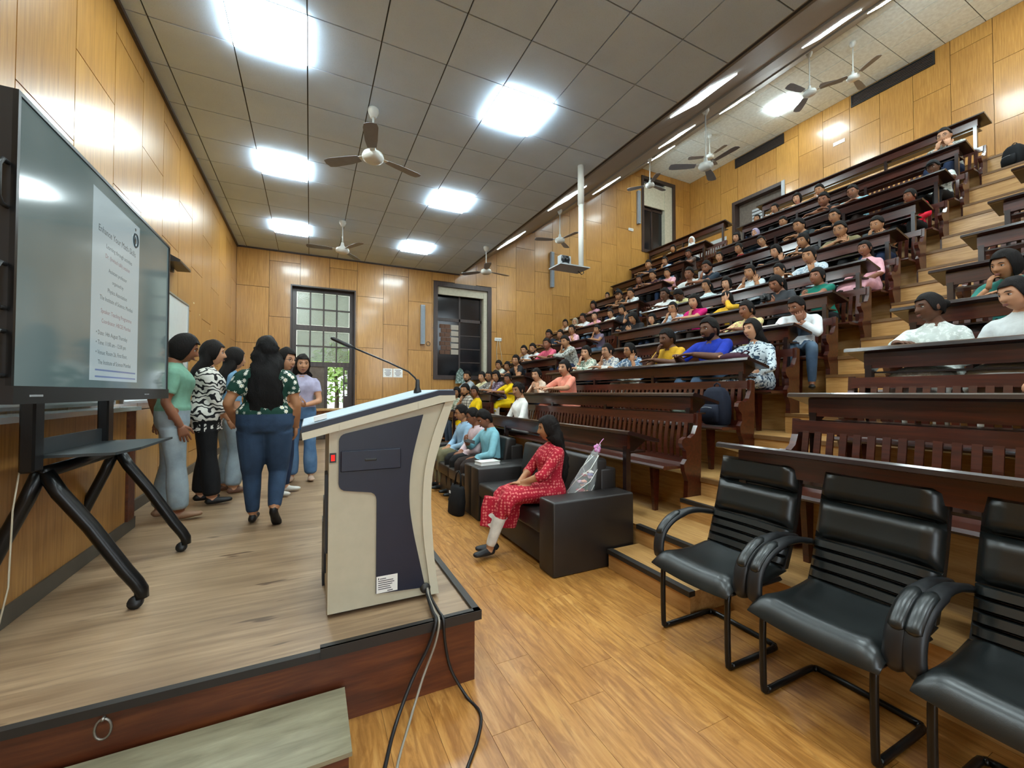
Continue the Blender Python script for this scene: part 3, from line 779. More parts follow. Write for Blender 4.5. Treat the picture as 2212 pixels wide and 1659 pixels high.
slide('Speaker: Teaching Programme', cy, 1.825 - STAGE_Z, .034, TR); slide('Coordinator, HBCSE Mumbai', cy, 1.772 - STAGE_Z, .033, TR)
for i, s in enumerate(('• Date: 14th August Thursday', '• Time: 11:00 am - 12:00 pm', '• Venue: Room 26, First floor,', '   The Institute of Science Mumbai')):
    slide(s, py0 + .06, (1.705 - .052 * i) - STAGE_Z, .034, TI, 'LEFT')
for i in range(2): MB().box(-.0036, -.0031, py0 + .06, py1 - .03, 1.513 - .035 * i - STAGE_Z, 1.522 - .035 * i - STAGE_Z).build('slide_rule', TB, scr)
em = MB(); em.tube([(-.003, py1 - .07 + .035 * math.cos(a), 2.36 - STAGE_Z + .042 * math.sin(a)) for a in np.linspace(0, 2 * math.pi, 17)[:-1]], .006, 4, closed=True); em.ell((-.0035, py1 - .07, 2.36 - STAGE_Z), (.001, .018, .024), 10, 6); em.ell((-.0035, py1 - .07, 2.43 - STAGE_Z), (.001, .012, .012), 8, 5); em.build('slide_emblem', TI, scr)
MB().box(.0095, .0115, -hw + .10, -hw + .19, z0 + .028, z0 + .036).build('maker_mark', M_GREYP, bb); MB().box(.0095, .0115, .42, .50, z0 + .030, z0 + .036).build('maker_mark', M_GREYP, bb)
for zc in (1.93, 1.55, 1.30):
    MB().tube([(-.02, -hw + .01, zc + .0), (-.02, -hw - .030, zc + .0), (-.02, -hw - .050, zc - .025), (-.02, -hw - .050, zc - .14), (-.02, -hw - .030, zc - .165), (-.02, -hw + .01, zc - .165)], .009, 8).build('grab_handle', M_BLACKP, tv, smooth=True)
MB().tube([(-.09, -hw + .10, 1.62), (-.14, -hw - .02, 1.55), (-.15, -hw - .05, 1.42), (-.14, -hw, 1.28), (-.16, -hw - .04, 1.12), (-.12, -hw + .04, .95)], .009, 6).build('cable', plain('cable_grey', '#6a6c6d', .5), tv, smooth=True)
for y in (-.555, .18):
    MB().rbox(-.13, -.078, y - .04, y + .04, .72, 1.9, .008, 1).build('column', M_BLACKM, tv)
tr = MB(); tr.box(-.10, .16, -.50, .18, .772, .785); tr.prism([(.16, -.50), (.16, .18), (.20, .26), (.20, -.30)], lambda u, v, d: (u, v, d), .772, .785); tr.box(-.12, -.105, -.56, .22, .765, .86)
tr.build('laptop_shelf', plain('shelf_grey', '#3b4245', .4, .3), tv)
for y in (-.45, .37):
    MB().tube([(-.10, y, .70), (-.05, y, .60), (.06, y, .43), (.19, y, .20), (.235, y, .13), (.255, y, .09), (.258, y, .05)], [.03, .032, .032, .032, .031, .03, .028], 12).build('front_leg', M_BLACKM, tv, smooth=True)
    MB().tube([(-.12, y, .70), (-.16, y, .58), (-.24, y, .38), (-.33, y, .14), (-.345, y, .06)], [.03, .03, .03, .03, .028], 12).build('rear_leg', M_BLACKM, tv, smooth=True)
    for x in (.245, -.335):
        c = MB(); c.lathe([(0, -.018), (.030, -.018), (.033, 0), (.030, .018), (0, .018)], (x - .012, y, .033), 14, 'y'); c.build('caster', M_BLACKP, tv, smooth=True)
MB().tube([(-.11, -.46, .70), (-.11, .37, .70)], .03, 12).build('cross_bar', M_BLACKM, tv, smooth=True)
# thin wire hanging by the stage wall
MB().tube([(-1.14, 2.62, 1.20), (-1.12, 2.5, .9), (-1.10, 2.44, .6), (-1.12, 2.38, .332)], .0035, 5).build('thin_wire', plain('pale_wire', '#a9a18d', .5), smooth=True, label='thin pale wire hanging from the display to the stage', cat='wire')
# folded black device on the ledge
MB().rbox(-1.41, -1.28, 2.22, 2.48, 1.287, 1.325, .01).build('black_case', M_BLACKP, label='flat black case lying on the white ledge top', cat='case')

# ------------------------------------------------------------------ podium
def emit_c(name, c, st):
    t = NT(name); t.color(c); t.b.inputs['Emission Color'].default_value = lin(c); t.b.inputs['Emission Strength'].default_value = st; return t.m
def curve2(pts, n=4):
    P_ = [Vector((x, 0, z)) for x, z in pts]; out = []
    for i in range(len(P_) - 1):
        a, b, c, d = P_[max(i - 1, 0)], P_[i], P_[i + 1], P_[min(i + 2, len(P_) - 1)]
        for j in range(n):
            t = j / n; q = .5 * ((2 * b) + (c - a) * t + (2 * a - 5 * b + 4 * c - d) * t * t + (3 * b - a - 3 * c + d) * t ** 3); out.append((q.x, q.z))
    return out + [pts[-1]]
pd = empty('podium', (0, 2.16, STAGE_Z), label='beige and navy digital podium with sloping top on stage edge', cat='podium')
M_BEIGE = plain('podium_beige', '#b4ae98', .45, grain=.04); M_FIN = plain('podium_fin', '#c2bda8', .4, grain=.03); M_NAVY = plain('podium_navy', '#12172a', .42, grain=.1)
M_PTOP = plain('podium_top', '#a9bccb', .55, grain=.02)
P = lambda pts: [(x, z - STAGE_Z) for x, z in pts]
pfn = lambda u, v, d: (u, d, v)
body = P([(.085, .347), (.60, .347), (.575, .50), (.555, .66), (.55, .83), (.562, 1.0), (.60, 1.17), (.655, 1.345), (.085, 1.215)])
MB().prism(body, pfn, .002, .54).build('body', M_BEIGE, pd, angle=25)
MB().box(.11, .56, .04, .50, .002, .024).build('plinth', M_BLACKTRIM, pd)
fin = P(curve2([(.622, .345), (.600, .50), (.585, .68), (.578, .84), (.590, 1.0), (.635, 1.16), (.70, 1.36)]) + curve2([(.655, 1.36), (.585, 1.17), (.545, 1.0), (.533, .83), (.538, .66), (.558, .50), (.580, .345)]))
MB().prism(fin, pfn, -.012, .0).build('side_fin', M_FIN, pd, angle=25)
MB().prism(fin, pfn, .54, .552).build('side_fin', M_FIN, pd, angle=25)
MB().prism(P(curve2([(.622, .345), (.600, .50), (.585, .68), (.578, .84), (.590, 1.0), (.635, 1.16), (.70, 1.36)]) + curve2([(.66, 1.36), (.60, 1.16), (.556, 1.0), (.545, .83), (.55, .68), (.567, .50), (.585, .345)])), pfn, 0, .54).build('front_shell', M_FIN, pd, angle=25)
def arc(cx, cz, r, a0, a1, n=5): return [(cx + r * math.cos(math.radians(a)), cz + r * math.sin(math.radians(a))) for a in np.linspace(a0, a1, n)]
nav = arc(.165, 1.165, .037, 100, 180) + arc(.165, .962, .037, 180, 270) + arc(.262, .867, .042, 90, 0) + [(.304, .405)] + curve2([(.55, .388), (.513, .56), (.484, .70), (.466, .84), (.470, .99), (.490, 1.11), (.535, 1.285)])
MB().prism(P(nav), pfn, -.008, .001).build('navy_panel', M_NAVY, pd, angle=20)
dw = MB(); dw.rbox(.136, .420, -.020, -.004, 1.018 - STAGE_Z, 1.118 - STAGE_Z, .004, 1); dwo = dw.build('drawer', M_NAVY, pd)
MB().rbox(.243, .303, -.0215, -.015, 1.062 - STAGE_Z, 1.078 - STAGE_Z, .005, 2).build('finger_slot', M_BLACKP, dwo)
ssw = MB().box(.088, .117, -.006, .002, 1.065 - STAGE_Z, 1.110 - STAGE_Z).build('power_switch', M_BLACKP, pd)
MB().box(.094, .111, -.010, -.005, 1.073 - STAGE_Z, 1.102 - STAGE_Z).build('rocker', emit_c('red_rocker', '#e01408', .35), ssw)
stk = MB().box(.306, .408, -.0092, -.0081, .405 - STAGE_Z, .487 - STAGE_Z).build('sticker', M_PAPER, pd)
ln = MB()
ln.box(.314, .318, -.0099, -.0091, .470 - STAGE_Z, .480 - STAGE_Z)
for i, wd in enumerate((.03, .065, .07, .06, .05, .055)): ln.box(.322 + (.0 if i == 0 else -.008), .322 + wd, -.0099, -.0091, .472 - .010 * i - STAGE_Z, .4755 - .010 * i - STAGE_Z)
ln.box(.358, .385, -.0099, -.0091, .410 - STAGE_Z, .414 - STAGE_Z); ln.build('sticker_print', M_INK, stk)
MB().lathe([(0, -.003), (.026, -.003), (.026, .004), (0, .004)], (.55, -.011, .385 - STAGE_Z), 18, 'y').build('cable_hole', M_BLACKTRIM, pd, smooth=True)
top = P([(-.028, 1.18), (-.032, 1.213), (.615, 1.385), (.70, 1.386), (.702, 1.360), (.635, 1.348)])
MB().prism(top, pfn, -.035, .60).build('top_rim', M_FIN, pd)
for x, z in ((.125, 1.24), (.50, 1.34)): MB().box(x, x + .004, -.0362, -.034, z - .03 - STAGE_Z, z + .008 - STAGE_Z).build('rim_joint', M_BEIGE, pd)
MB().prism(P([(-.032, 1.214), (-.034, 1.240), (.612, 1.411), (.700, 1.412), (.700, 1.387), (.615, 1.386)]), pfn, -.033, .598).build('top_band', M_NAVY, pd)
MB().prism(P([(-.030, 1.2405), (-.030, 1.2445), (.612, 1.4150), (.612, 1.4112)]), pfn, -.010, .58).build('top_surface', M_PTOP, pd)
MB().prism(P([(.614, 1.4122), (.614, 1.4155), (.697, 1.4165), (.697, 1.4125)]), pfn, -.010, .58).build('top_ledge', M_PTOP, pd)
for i in range(3): MB().box(.072, .085, .05 + .17 * i, .17 + .17 * i, .62 - STAGE_Z - .16 * i, 1.0 - STAGE_Z - .16 * i).build('back_hinge', M_BLACKP, pd)
MB().prism([(0, 0), (.055, .0145), (.053, .036), (-.002, .0215)], lambda u, v, d: (u + .02, 2.18 + d, v + 1.2615), 0, .06).build('white_box', M_PAPER, label='small white box lying on low edge of podium top', cat='box')
mic = empty('gooseneck_microphone', (.545, 2.33, 1.400), label='slim black gooseneck microphone standing on podium top', cat='microphone')
MB().lathe([(0, -.004), (.022, -.004), (.022, .01), (.013, .03), (.011, .07), (.006, .075), (0, .075)], (0, 0, 0), 14).build('mic_base', M_BLACKP, mic, smooth=True)
MB().tube([(0, 0, .06), (-.015, .005, .085), (-.05, .01, .117), (-.155, .015, .165), (-.28, .02, .215), (-.35, .02, .243)], .0048, 8).build('neck', M_BLACKM, mic, smooth=True)
MB().tube([(-.33, .02, .235), (-.36, .02, .247), (-.44, .02, .281), (-.45, .02, .285)], [.006, .011, .010, .005], 10).build('mic_head', M_BLACKP, mic, smooth=True)
# cables running from the podium down to the floor
CB = [([(.552, 2.135, .385), (.55, 2.10, .36), (.54, 1.97, .349), (.535, 1.893, .343), (.50, 1.882, .25), (.42, 1.87, .12), (.33, 1.78, .01), (.26, 1.60, .008), (.20, 1.45, .008), (.16, 1.2, .008)], '#19191b', .008, 'thick black cable curving left from podium to the floor'),
      ([(.556, 2.134, .39), (.556, 2.09, .36), (.55, 1.97, .347), (.55, 1.893, .343), (.53, 1.884, .25), (.47, 1.87, .12), (.38, 1.76, .007), (.30, 1.58, .006), (.26, 1.40, .006), (.20, 1.2, .006)], '#8a8478', .0055, 'thin grey cable between two black ones in front of the stage'),
      ([(.56, 2.134, .38), (.563, 2.09, .36), (.568, 1.97, .347), (.57, 1.893, .343), (.575, 1.885, .25), (.60, 1.87, .12), (.66, 1.82, .008), (.68, 1.70, .007), (.62, 1.58, .007), (.52, 1.45, .007), (.40, 1.25, .007)], '#141416', .007, 'black cable bowing right from podium to the oak floor')]
def spline(pts, n=4):
    P_ = [Vector(p) for p in pts]; out = []
    for i in range(len(P_) - 1):
        a, b, c, d = P_[max(i - 1, 0)], P_[i], P_[i + 1], P_[min(i + 2, len(P_) - 1)]
        for j in range(n):
            t = j / n; out.append(.5 * ((2 * b) + (c - a) * t + (2 * a - 5 * b + 4 * c - d) * t * t + (3 * b - a - 3 * c + d) * t ** 3))
    return out + [P_[-1]]
for pts, c, r, lb in CB: MB().tube(spline(pts), r, 7).build('floor_cable', plain('cable' + c[1:], c, .45), smooth=True, label=lb, cat='cable', group='podium cables')

# ------------------------------------------------------------------ black visitor chairs
def leather(name, c, rough=.36):
    t = NT(name); v = t.coords((1, 1, 1)); f = t.noise(v, 420, 2, .6); g = t.noise(v, 5, 3)
    a = lin(c); t.color(t.ramp(g, [(.3, tuple(x * .8 for x in a[:3]) + (1,)), (.7, tuple(x * 1.25 for x in a[:3]) + (1,))])); t.setp(rough, 0, .55, .12, .25); t.bump(f, .12, .002); return t.m
M_LEA = leather('black_leather', '#131717', .34); M_SOFA = leather('brown_black_leather', '#1b1614', .46)
def grid_pad(fn, nu, nv, th):
    """closed cushion: fn(u,v)->(point, normal)"""
    m = MB(); top = []; bot = []
    for i in range(nu + 1):
        for j in range(nv + 1):
            p, n = fn(i / nu, j / nv); top.append(Vector(p) + Vector(n) * th(i / nu, j / nv)); bot.append(Vector(p))
    N = len(top); W = nv + 1; fs = []
    for i in range(nu):
        for j in range(nv):
            a = i * W + j; fs.append((a, a + 1, a + W + 1, a + W)); fs.append((N + a, N + a + W, N + a + W + 1, N + a + 1))
    for i in range(nu): fs += [(i * W, i * W + W, N + i * W + W, N + i * W), (i * W + nv, N + i * W + nv, N + i * W + W + nv, i * W + W + nv)]
    for j in range(nv): fs += [(j, N + j, N + j + 1, j + 1), (nu * W + j, nu * W + j + 1, N + nu * W + j + 1, N + nu * W + j)]
    m.addv(top + bot, fs); return m
def make_chair():
    # local: +y is the way the sitter faces, x is to the sitter's right, origin on the floor below the seat centre
    e = empty('visitor_chair', cat='chair', group='black visitor chairs')
    ed = lambda u, p=.10: min(1, (min(u, 1 - u) / p)) ** .5
    def seat(u, v):
        x = (u - .5) * .50; y = -.22 + v * .50
        z = .42 - .028 * math.sin(math.pi * v) * 1.0 + (-.05 * max(0, (v - .78) / .22) ** 2) + .012 * (2 * abs(u - .5)) ** 2
        return (x, y * (1 - .03 * (2 * abs(u - .5)) ** 2), z), (0, 0, 1)
    MB.build(grid_pad(seat, 16, 16, lambda u, v: .004 + .050 * ed(u, .12) * ed(v, .10)), 'seat', M_LEA, e, angle=60)
    MB().rbox(-.24, .24, -.20, .22, .375, .40, .01, 1).build('seat_shell', M_BLACKP, e)
    def bp(z): # profile of the back
        return -.215 - .16 * ((z - .44) / .54) - .025 * math.sin(math.pi * (z - .44) / .54)
    def strip(z0, z1, bulge):
        def fn(u, v):
            z = z0 + (z1 - z0) * v; w = .235 + .012 * math.sin(math.pi * (z - .44) / .54)
            return ((u - .5) * 2 * w, bp(z) + .016 * (2 * abs(u - .5)) ** 2, z), (0, .96, .28)
        return grid_pad(fn, 12, 6, lambda u, v: .005 + bulge * (ed(u, .07) * ed(v, .14)))
    strip(.84, .985, .052).build('head_cushion', M_LEA, e, angle=60)
    strip(.645, .838, .046).build('back_cushion', M_LEA, e, angle=60)
    for i in range(4): strip(.455 + .047 * i, .500 + .047 * i, .040).build('rib', M_LEA, e, angle=60)
    m = MB(); rings = []
    for z in np.linspace(.44, .98, 9):
        rings.append([(-.245, bp(z) - .022, z), (.245, bp(z) - .022, z), (.245, bp(z) + .010, z), (-.245, bp(z) + .010, z)])
    m.loft(rings).build('back_shell', M_BLACKP, e)
    for s in (-1, 1):
        pts = [(s * .262, bp(.60) + .01, .615), (s * .268, -.12, .645), (s * .268, .00, .638), (s * .268, .10, .605), (s * .268, .17, .545), (s * .266, .195, .46), (s * .258, .185, .40), (s * .245, .10, .385)]
        a = MB().tube(spline(pts, 3), [(.017, .024)] * 3 + [(.020, .030)] * 3 + [(.022, .037)] * 12 + [(.018, .028)] * 4, 10, up=(1, 0, 0)).build('armrest', M_BLACKP, e, smooth=True)
        pp = spline([(s * .268, .02, .652), (s * .268, .10, .626), (s * .268, .166, .576), (s * .268, .192, .538)], 3)
        MB().tube(pp, [(.008, .012)] + [(.014, .026)] * (len(pp) - 2) + [(.008, .012)], 10, up=(1, 0, 0)).build('arm_pad', M_LEA, a, smooth=True)
    fr = [(.21, .185, .385), (.212, .215, .34), (.212, .215, .05), (.212, .20, .017), (.212, .165, .0135), (.212, -.14, .0135), (.200, -.175, .0135), (.165, -.19, .0135)]
    path = spline([(-x, y, z) for x, y, z in fr] + fr[::-1], 3)
    MB().tube(path, .0145, 10).build('tube_frame', M_BLACKM, e, smooth=True)
    return e
CH = [(1.636, 'leftmost black leather visitor chair, next to the wooden steps'), (1.030, 'middle one of three black leather visitor chairs'), (.445, 'black leather visitor chair cut by the right edge of the picture')]
ch0 = make_chair()
for i, (y, lb) in enumerate(CH):
    c = ch0 if i == 0 else copy_tree(ch0)
    c.location = (2.125, y, 0); c.rotation_euler = (0, 0, math.pi / 2); c['label'] = lb

# ------------------------------------------------------------------ leather sofas
def make_sofa(y0, y1, nseat, label):
    e = empty('leather_sofa', (1.655, y0, 0), label=label, cat='sofa', group='dark leather sofas')
    L = y1 - y0; D = .79
    MB().rbox(.03, D - .02, .215, L - .215, .03, .27, .012, 2).build('sofa_base', M_SOFA, e, angle=40)
    for a, b in ((0, .22), (L - .22, L)): MB().rbox(0, D, a, b, .0, .57, .018, 3).build('sofa_arm', M_SOFA, e, angle=40)
    MB().rbox(D - .17, D, .22, L - .22, .02, .74, .02, 3).build('sofa_back', M_SOFA, e, angle=40)
    w = (L - .44) / nseat
    for i in range(nseat):
        MB().rbox(.0, D - .16, .222 + w * i, .218 + w * (i + 1), .272, .425, .028, 3).build('seat_cushion', M_SOFA, e, angle=40)
        M_ = Matrix.Translation((D - .30, 0, .40)) @ Matrix.Rotation(.16, 4, 'Y')
        MB().rbox(0, .15, .226 + w * i, .214 + w * (i + 1), .02, .45, .035, 3, M_).build('back_cushion', M_SOFA, e, angle=40)
    for x in (.06, D - .06):
        for y in (.06, L - .06): MB().box(x - .025, x + .025, y - .025, y + .025, 0, .03).build('foot', M_BLACKP, e)
    return e
make_sofa(2.68, 4.45, 2, 'dark brown leather sofa where the person in red sits')
make_sofa(4.46, 6.80, 3, 'dark leather sofa farther back where three men sit')
# table at the far end of the stage
tb = empty('side_table', (.25, 9.6, STAGE_Z), label='light wooden table at far end of stage before the door', cat='table')
MB().box(-.75, .55, -.3, .3, .70, .73).build('table_top', M_TREAD, tb)
for x in (-.70, .50):
    for y in (-.26, .26): MB().box(x - .025, x + .025, y - .025, y + .025, .001, .70).build('leg', M_TREAD, tb)
MB().box(-.7, .5, .2, .22, .3, .70).build('modesty_panel', M_OAK, tb)
# ------------------------------------------------------------------ people
SKIN = {'l': '#bd8c6c', 'm': '#a67654', 'd': '#875840', 'x': '#5f3d2a'}
def cloth(c, pat=None, c2='#ffffff', sc=1.0): return (c, pat, c2, sc)
def cloth_color(t, v, c, pat, c2, sc):
    a = lin(c)
    f = t.noise(v, 11, 3)
    col = t.ramp(f, [(.3, tuple(x * .82 for x in a[:3]) + (1,)), (.7, tuple(min(1, x * 1.12) for x in a[:3]) + (1,))])
    if pat == 'print':
        col = t.mix(t.ramp(t.noise(v, 30, 2, .5, .8), [(.52, (0, 0, 0, 1)), (.56, (1, 1, 1, 1))]), col, lin(c2))
    elif pat == 'check':
        w = []
        for ax in ('X', 'Z'):
            k = t.add('ShaderNodeTexWave', wave_type='BANDS', bands_direction=ax); k.inputs['Scale'].default_value = 5.5
            t.link(v, k.inputs['Vector']); w.append(t.ramp(k.outputs['Fac'], [(.55, (0, 0, 0, 1)), (.6, (.6, .6, .6, 1))]))
        col = t.mix(w[1], t.mix(w[0], col, lin(c2)), lin(c2))
    elif pat == 'motif':
        k = t.add('ShaderNodeTexVoronoi', feature='F1', distance='MINKOWSKI'); k.inputs['Scale'].default_value = 40; k.inputs['Exponent'].default_value = 1.3; k.inputs['Randomness'].default_value = .35
        t.link(v, k.inputs['Vector']); col = t.mix(t.ramp(k.outputs['Distance'], [(.42, (1, 1, 1, 1)), (.50, (0, 0, 0, 1))]), col, lin(c2))
    elif pat == 'daisy':
        k = t.add('ShaderNodeTexVoronoi', feature='F1'); k.inputs['Scale'].default_value = 21; k.inputs['Randomness'].default_value = .75
        t.link(v, k.inputs['Vector'])
        sub = t.add('ShaderNodeVectorMath', operation='SUBTRACT'); t.link(v, sub.inputs[0]); t.link(k.outputs['Position'], sub.inputs[1])
        # the Position output is in texture space: scale the coordinate to it
        mul = t.add('ShaderNodeVectorMath', operation='SCALE'); mul.inputs['Scale'].default_value = 1.0
        t.link(sub.outputs[0], mul.inputs[0])
        sp = t.add('ShaderNodeSeparateXYZ'); t.link(mul.outputs[0], sp.inputs[0])
        an = t.add('ShaderNodeMath', operation='ARCTAN2'); t.link(sp.outputs['X'], an.inputs[0]); t.link(sp.outputs['Z'], an.inputs[1])
        m8 = t.add('ShaderNodeMath', operation='MULTIPLY'); m8.inputs[1].default_value = 8; t.link(an.outputs[0], m8.inputs[0])
        cs_ = t.add('ShaderNodeMath', operation='COSINE'); t.link(m8.outputs[0], cs_.inputs[0])
        rd = t.add('ShaderNodeMath', operation='MULTIPLY_ADD'); rd.inputs[1].default_value = .09; rd.inputs[2].default_value = .33; t.link(cs_.outputs[0], rd.inputs[0])
        lt = t.add('ShaderNodeMath', operation='LESS_THAN'); t.link(k.outputs['Distance'], lt.inputs[0]); t.link(rd.outputs[0], lt.inputs[1])
        col = t.mix(lt.outputs[0], col, lin(c2))
        ct = t.add('ShaderNodeMath', operation='LESS_THAN'); ct.inputs[1].default_value = .10; t.link(k.outputs['Distance'], ct.inputs[0])
        col = t.mix(ct.outputs[0], col, lin('#c9b34a'))
    elif pat == 'tribal':
        k = t.add('ShaderNodeTexWave', wave_type='BANDS', bands_direction='Z'); k.inputs['Scale'].default_value = 6; k.inputs['Distortion'].default_value = 9; k.inputs['Detail'].default_value = 1; k.inputs['Detail Scale'].default_value = 2.2
        t.link(v, k.inputs['Vector']); col = t.mix(t.ramp(k.outputs['Fac'], [(.66, (0, 0, 0, 1)), (.70, (1, 1, 1, 1))]), col, lin(c2))
    elif pat == 'denim':
        col = t.mix(t.ramp(t.noise(v, 3.2, 2), [(.45, (0, 0, 0, 1)), (.7, (.55, .55, .55, 1))]), col, lin(c2))
    return col
def cloth_mat(spec):
    n = 'cloth_' + '_'.join(map(str, spec)).replace('#', '')
    if n in _mats: return _mats[n]
    t = NT(n); v = t.coords((spec[3],) * 3); t.color(cloth_color(t, v, *spec)); t.setp(.82, 0, .25); t.bump(t.noise(v, 24, 3, .6, .6), .22, .012)
    _mats[n] = t.m; return t.m
def outfit(sk, top, bottom, shoe):
    """skin, top, trousers and shoes on one continuous body; the garment borders follow smooth weights on the mesh"""
    n = 'outfit_%s_%s_%s_%s' % (sk, top, bottom, shoe)
    if n in _mats: return _mats[n]
    t = NT('outfit'); v = t.coords((1, 1, 1)); a = lin(SKIN[sk])
    col = t.ramp(t.noise(v, 9, 3), [(.3, tuple(x * .88 for x in a[:3]) + (1,)), (.7, tuple(x * 1.08 for x in a[:3]) + (1,))])
    at = t.add('ShaderNodeAttribute', attribute_name='garment'); sp = t.add('ShaderNodeSeparateColor'); t.link(at.outputs['Color'], sp.inputs[0])
    def gt(x, y):
        k = t.add('ShaderNodeMath', operation='GREATER_THAN'); t.link(x, k.inputs[0])
        if hasattr(y, 'links'): t.link(y, k.inputs[1])
        else: k.inputs[1].default_value = y
        return k.outputs[0]
    r, g, b = sp.outputs[0], sp.outputs[1], sp.outputs[2]
    sm = t.add('ShaderNodeMath', operation='ADD'); t.link(r, sm.inputs[0]); t.link(g, sm.inputs[1])
    cl = t.mix(gt(g, r), cloth_color(t, v, *top), cloth_color(t, v, *bottom))
    isc = gt(sm.outputs[0], .5); col = t.mix(isc, col, cl)
    iss = gt(b, .5); col = t.mix(iss, col, lin(shoe))
    t.color(col); t.setp(.6, 0, .3)
    rg = t.add('ShaderNodeMath', operation='MULTIPLY_ADD'); rg.inputs[1].default_value = .32; rg.inputs[2].default_value = .5; t.link(isc, rg.inputs[0]); t.link(rg.outputs[0], t.b.inputs['Roughness'])
    hs_ = t.add('ShaderNodeMath', operation='MULTIPLY'); t.link(t.noise(v, 22, 3, .6, .6), hs_.inputs[0]); t.link(isc, hs_.inputs[1]); t.bump(hs_.outputs[0], .25, .012)
    _mats[n] = t.m; return t.m
def hair_mat(c='#120d0b'):
    n = 'hair_' + c.strip('#')
    if n in _mats: return _mats[n]
    t = NT(n); v = t.coords((60, 60, 5)); f = t.noise(v, 3, 4, .6, .5); a = lin(c)
    t.color(t.ramp(f, [(.3, tuple(x * .4 for x in a[:3]) + (1,)), (.7, tuple(x * 1.5 for x in a[:3]) + (1,))])); t.setp(.62, 0, .18); t.bump(f, .6, .012)
    _mats[n] = t.m; return t.m
M_LIP = plain('lips', '#78463c', .5); M_EYEW = plain('eye_white', '#cfc8c0', .3); M_EYED = plain('eye_dark', '#150e0b', .25)

def head_point(x, y, z, f=1.0):
    """shape an ellipsoid point into a head (face towards +y)"""
    t = max(0., -z / .112)
    x *= 1 - .30 * t ** 1.6
    if y < 0: y *= 1 - .30 * t ** 1.2
    else: y *= 1 - .06 * t
    if y > .055:
        y = .055 + (y - .055) * .80
        ax = abs(x)
        if z > -.030: nz = min(1., max(0., (.020 - z) / .045))
        else: nz = max(0., 1 - (-.030 - z) / .010)
        y += .025 * nz * math.exp(-(x / (.010 + .006 * nz)) ** 2)
        y -= .009 * math.exp(-((ax - .031) / .016) ** 2 - ((z - .008) / .012) ** 2)
        y += .004 * math.exp(-((z - .030) / .010) ** 2) * math.exp(-(x / .05) ** 2)
        y += .004 * math.exp(-((ax - .042) / .02) ** 2 - ((z + .028) / .024) ** 2)
        y += .006 * math.exp(-(x / .022) ** 2 - ((z + .056) / .010) ** 2)
        y -= .003 * math.exp(-(x / .03) ** 2 - ((z + .074) / .006) ** 2)
        y += .009 * math.exp(-(x / .024) ** 2 - ((z + .096) / .016) ** 2)
    return x, y, z
_heads = {}
def head_geo(na, ne):
    if (na, ne) in _heads: return _heads[(na, ne)]
    m = MB(); vs = []; fs = []
    for i in range(1, ne):
        el = math.pi / 2 - math.pi * i / ne
        for j in range(na):
            t = 2 * j / na - 1; ph = math.copysign(abs(t) ** 1.35, t) * math.pi
            vs.append(head_point(.073 * math.cos(el) * math.sin(ph), .094 * math.cos(el) * math.cos(ph), .112 * math.sin(el)))
    vs += [(0, 0, .112), (0, .01, -.112)]; T, B = len(vs) - 2, len(vs) - 1
    for i in range(ne - 2): fs += [(i * na + j, (i + 1) * na + j, (i + 1) * na + (j + 1) % na, i * na + (j + 1) % na) for j in range(na)]
    fs += [(T, j, (j + 1) % na) for j in range(na)] + [(B, (ne - 2) * na + (j + 1) % na, (ne - 2) * na + j) for j in range(na)]
    m.addv(vs, fs)
    for s in (-1, 1): m.ell((s * .0725, -.006, -.008), (.009, .018, .028), 8, 6)
    big = na > 40; k = (12, 8) if big else (8, 5)
    m.cur = 4; m.ell((0, .0845, -.0545), (.020, .0065, .0052), *k); m.ell((0, .0845, -.0615), (.017, .0065, .0055), *k)
    m.cur = 5
    for s in (-1, 1): m.ell((s * .031, .0695, .008), (.0125, .0082, .0054), *k)
    m.cur = 6
    for s in (-1, 1):
        m.ell((s * .0305, .0752, .008), (.0056, .0042, .0052), *k)
        m.ell((s * .031, .0745, .0148), (.0150, .0050, .0018), *k)
        m.tube([(s * .013, .0835, .0285), (s * .030, .0820, .0335), (s * .049, .0715, .0290)], [.0022, .0030, .0016], 5)
    _heads[(na, ne)] = m; return m
def smoothstep(a, b, x):
    t = min(1., max(0., (x - a) / (b - a))); return t * t * (3 - 2 * t)
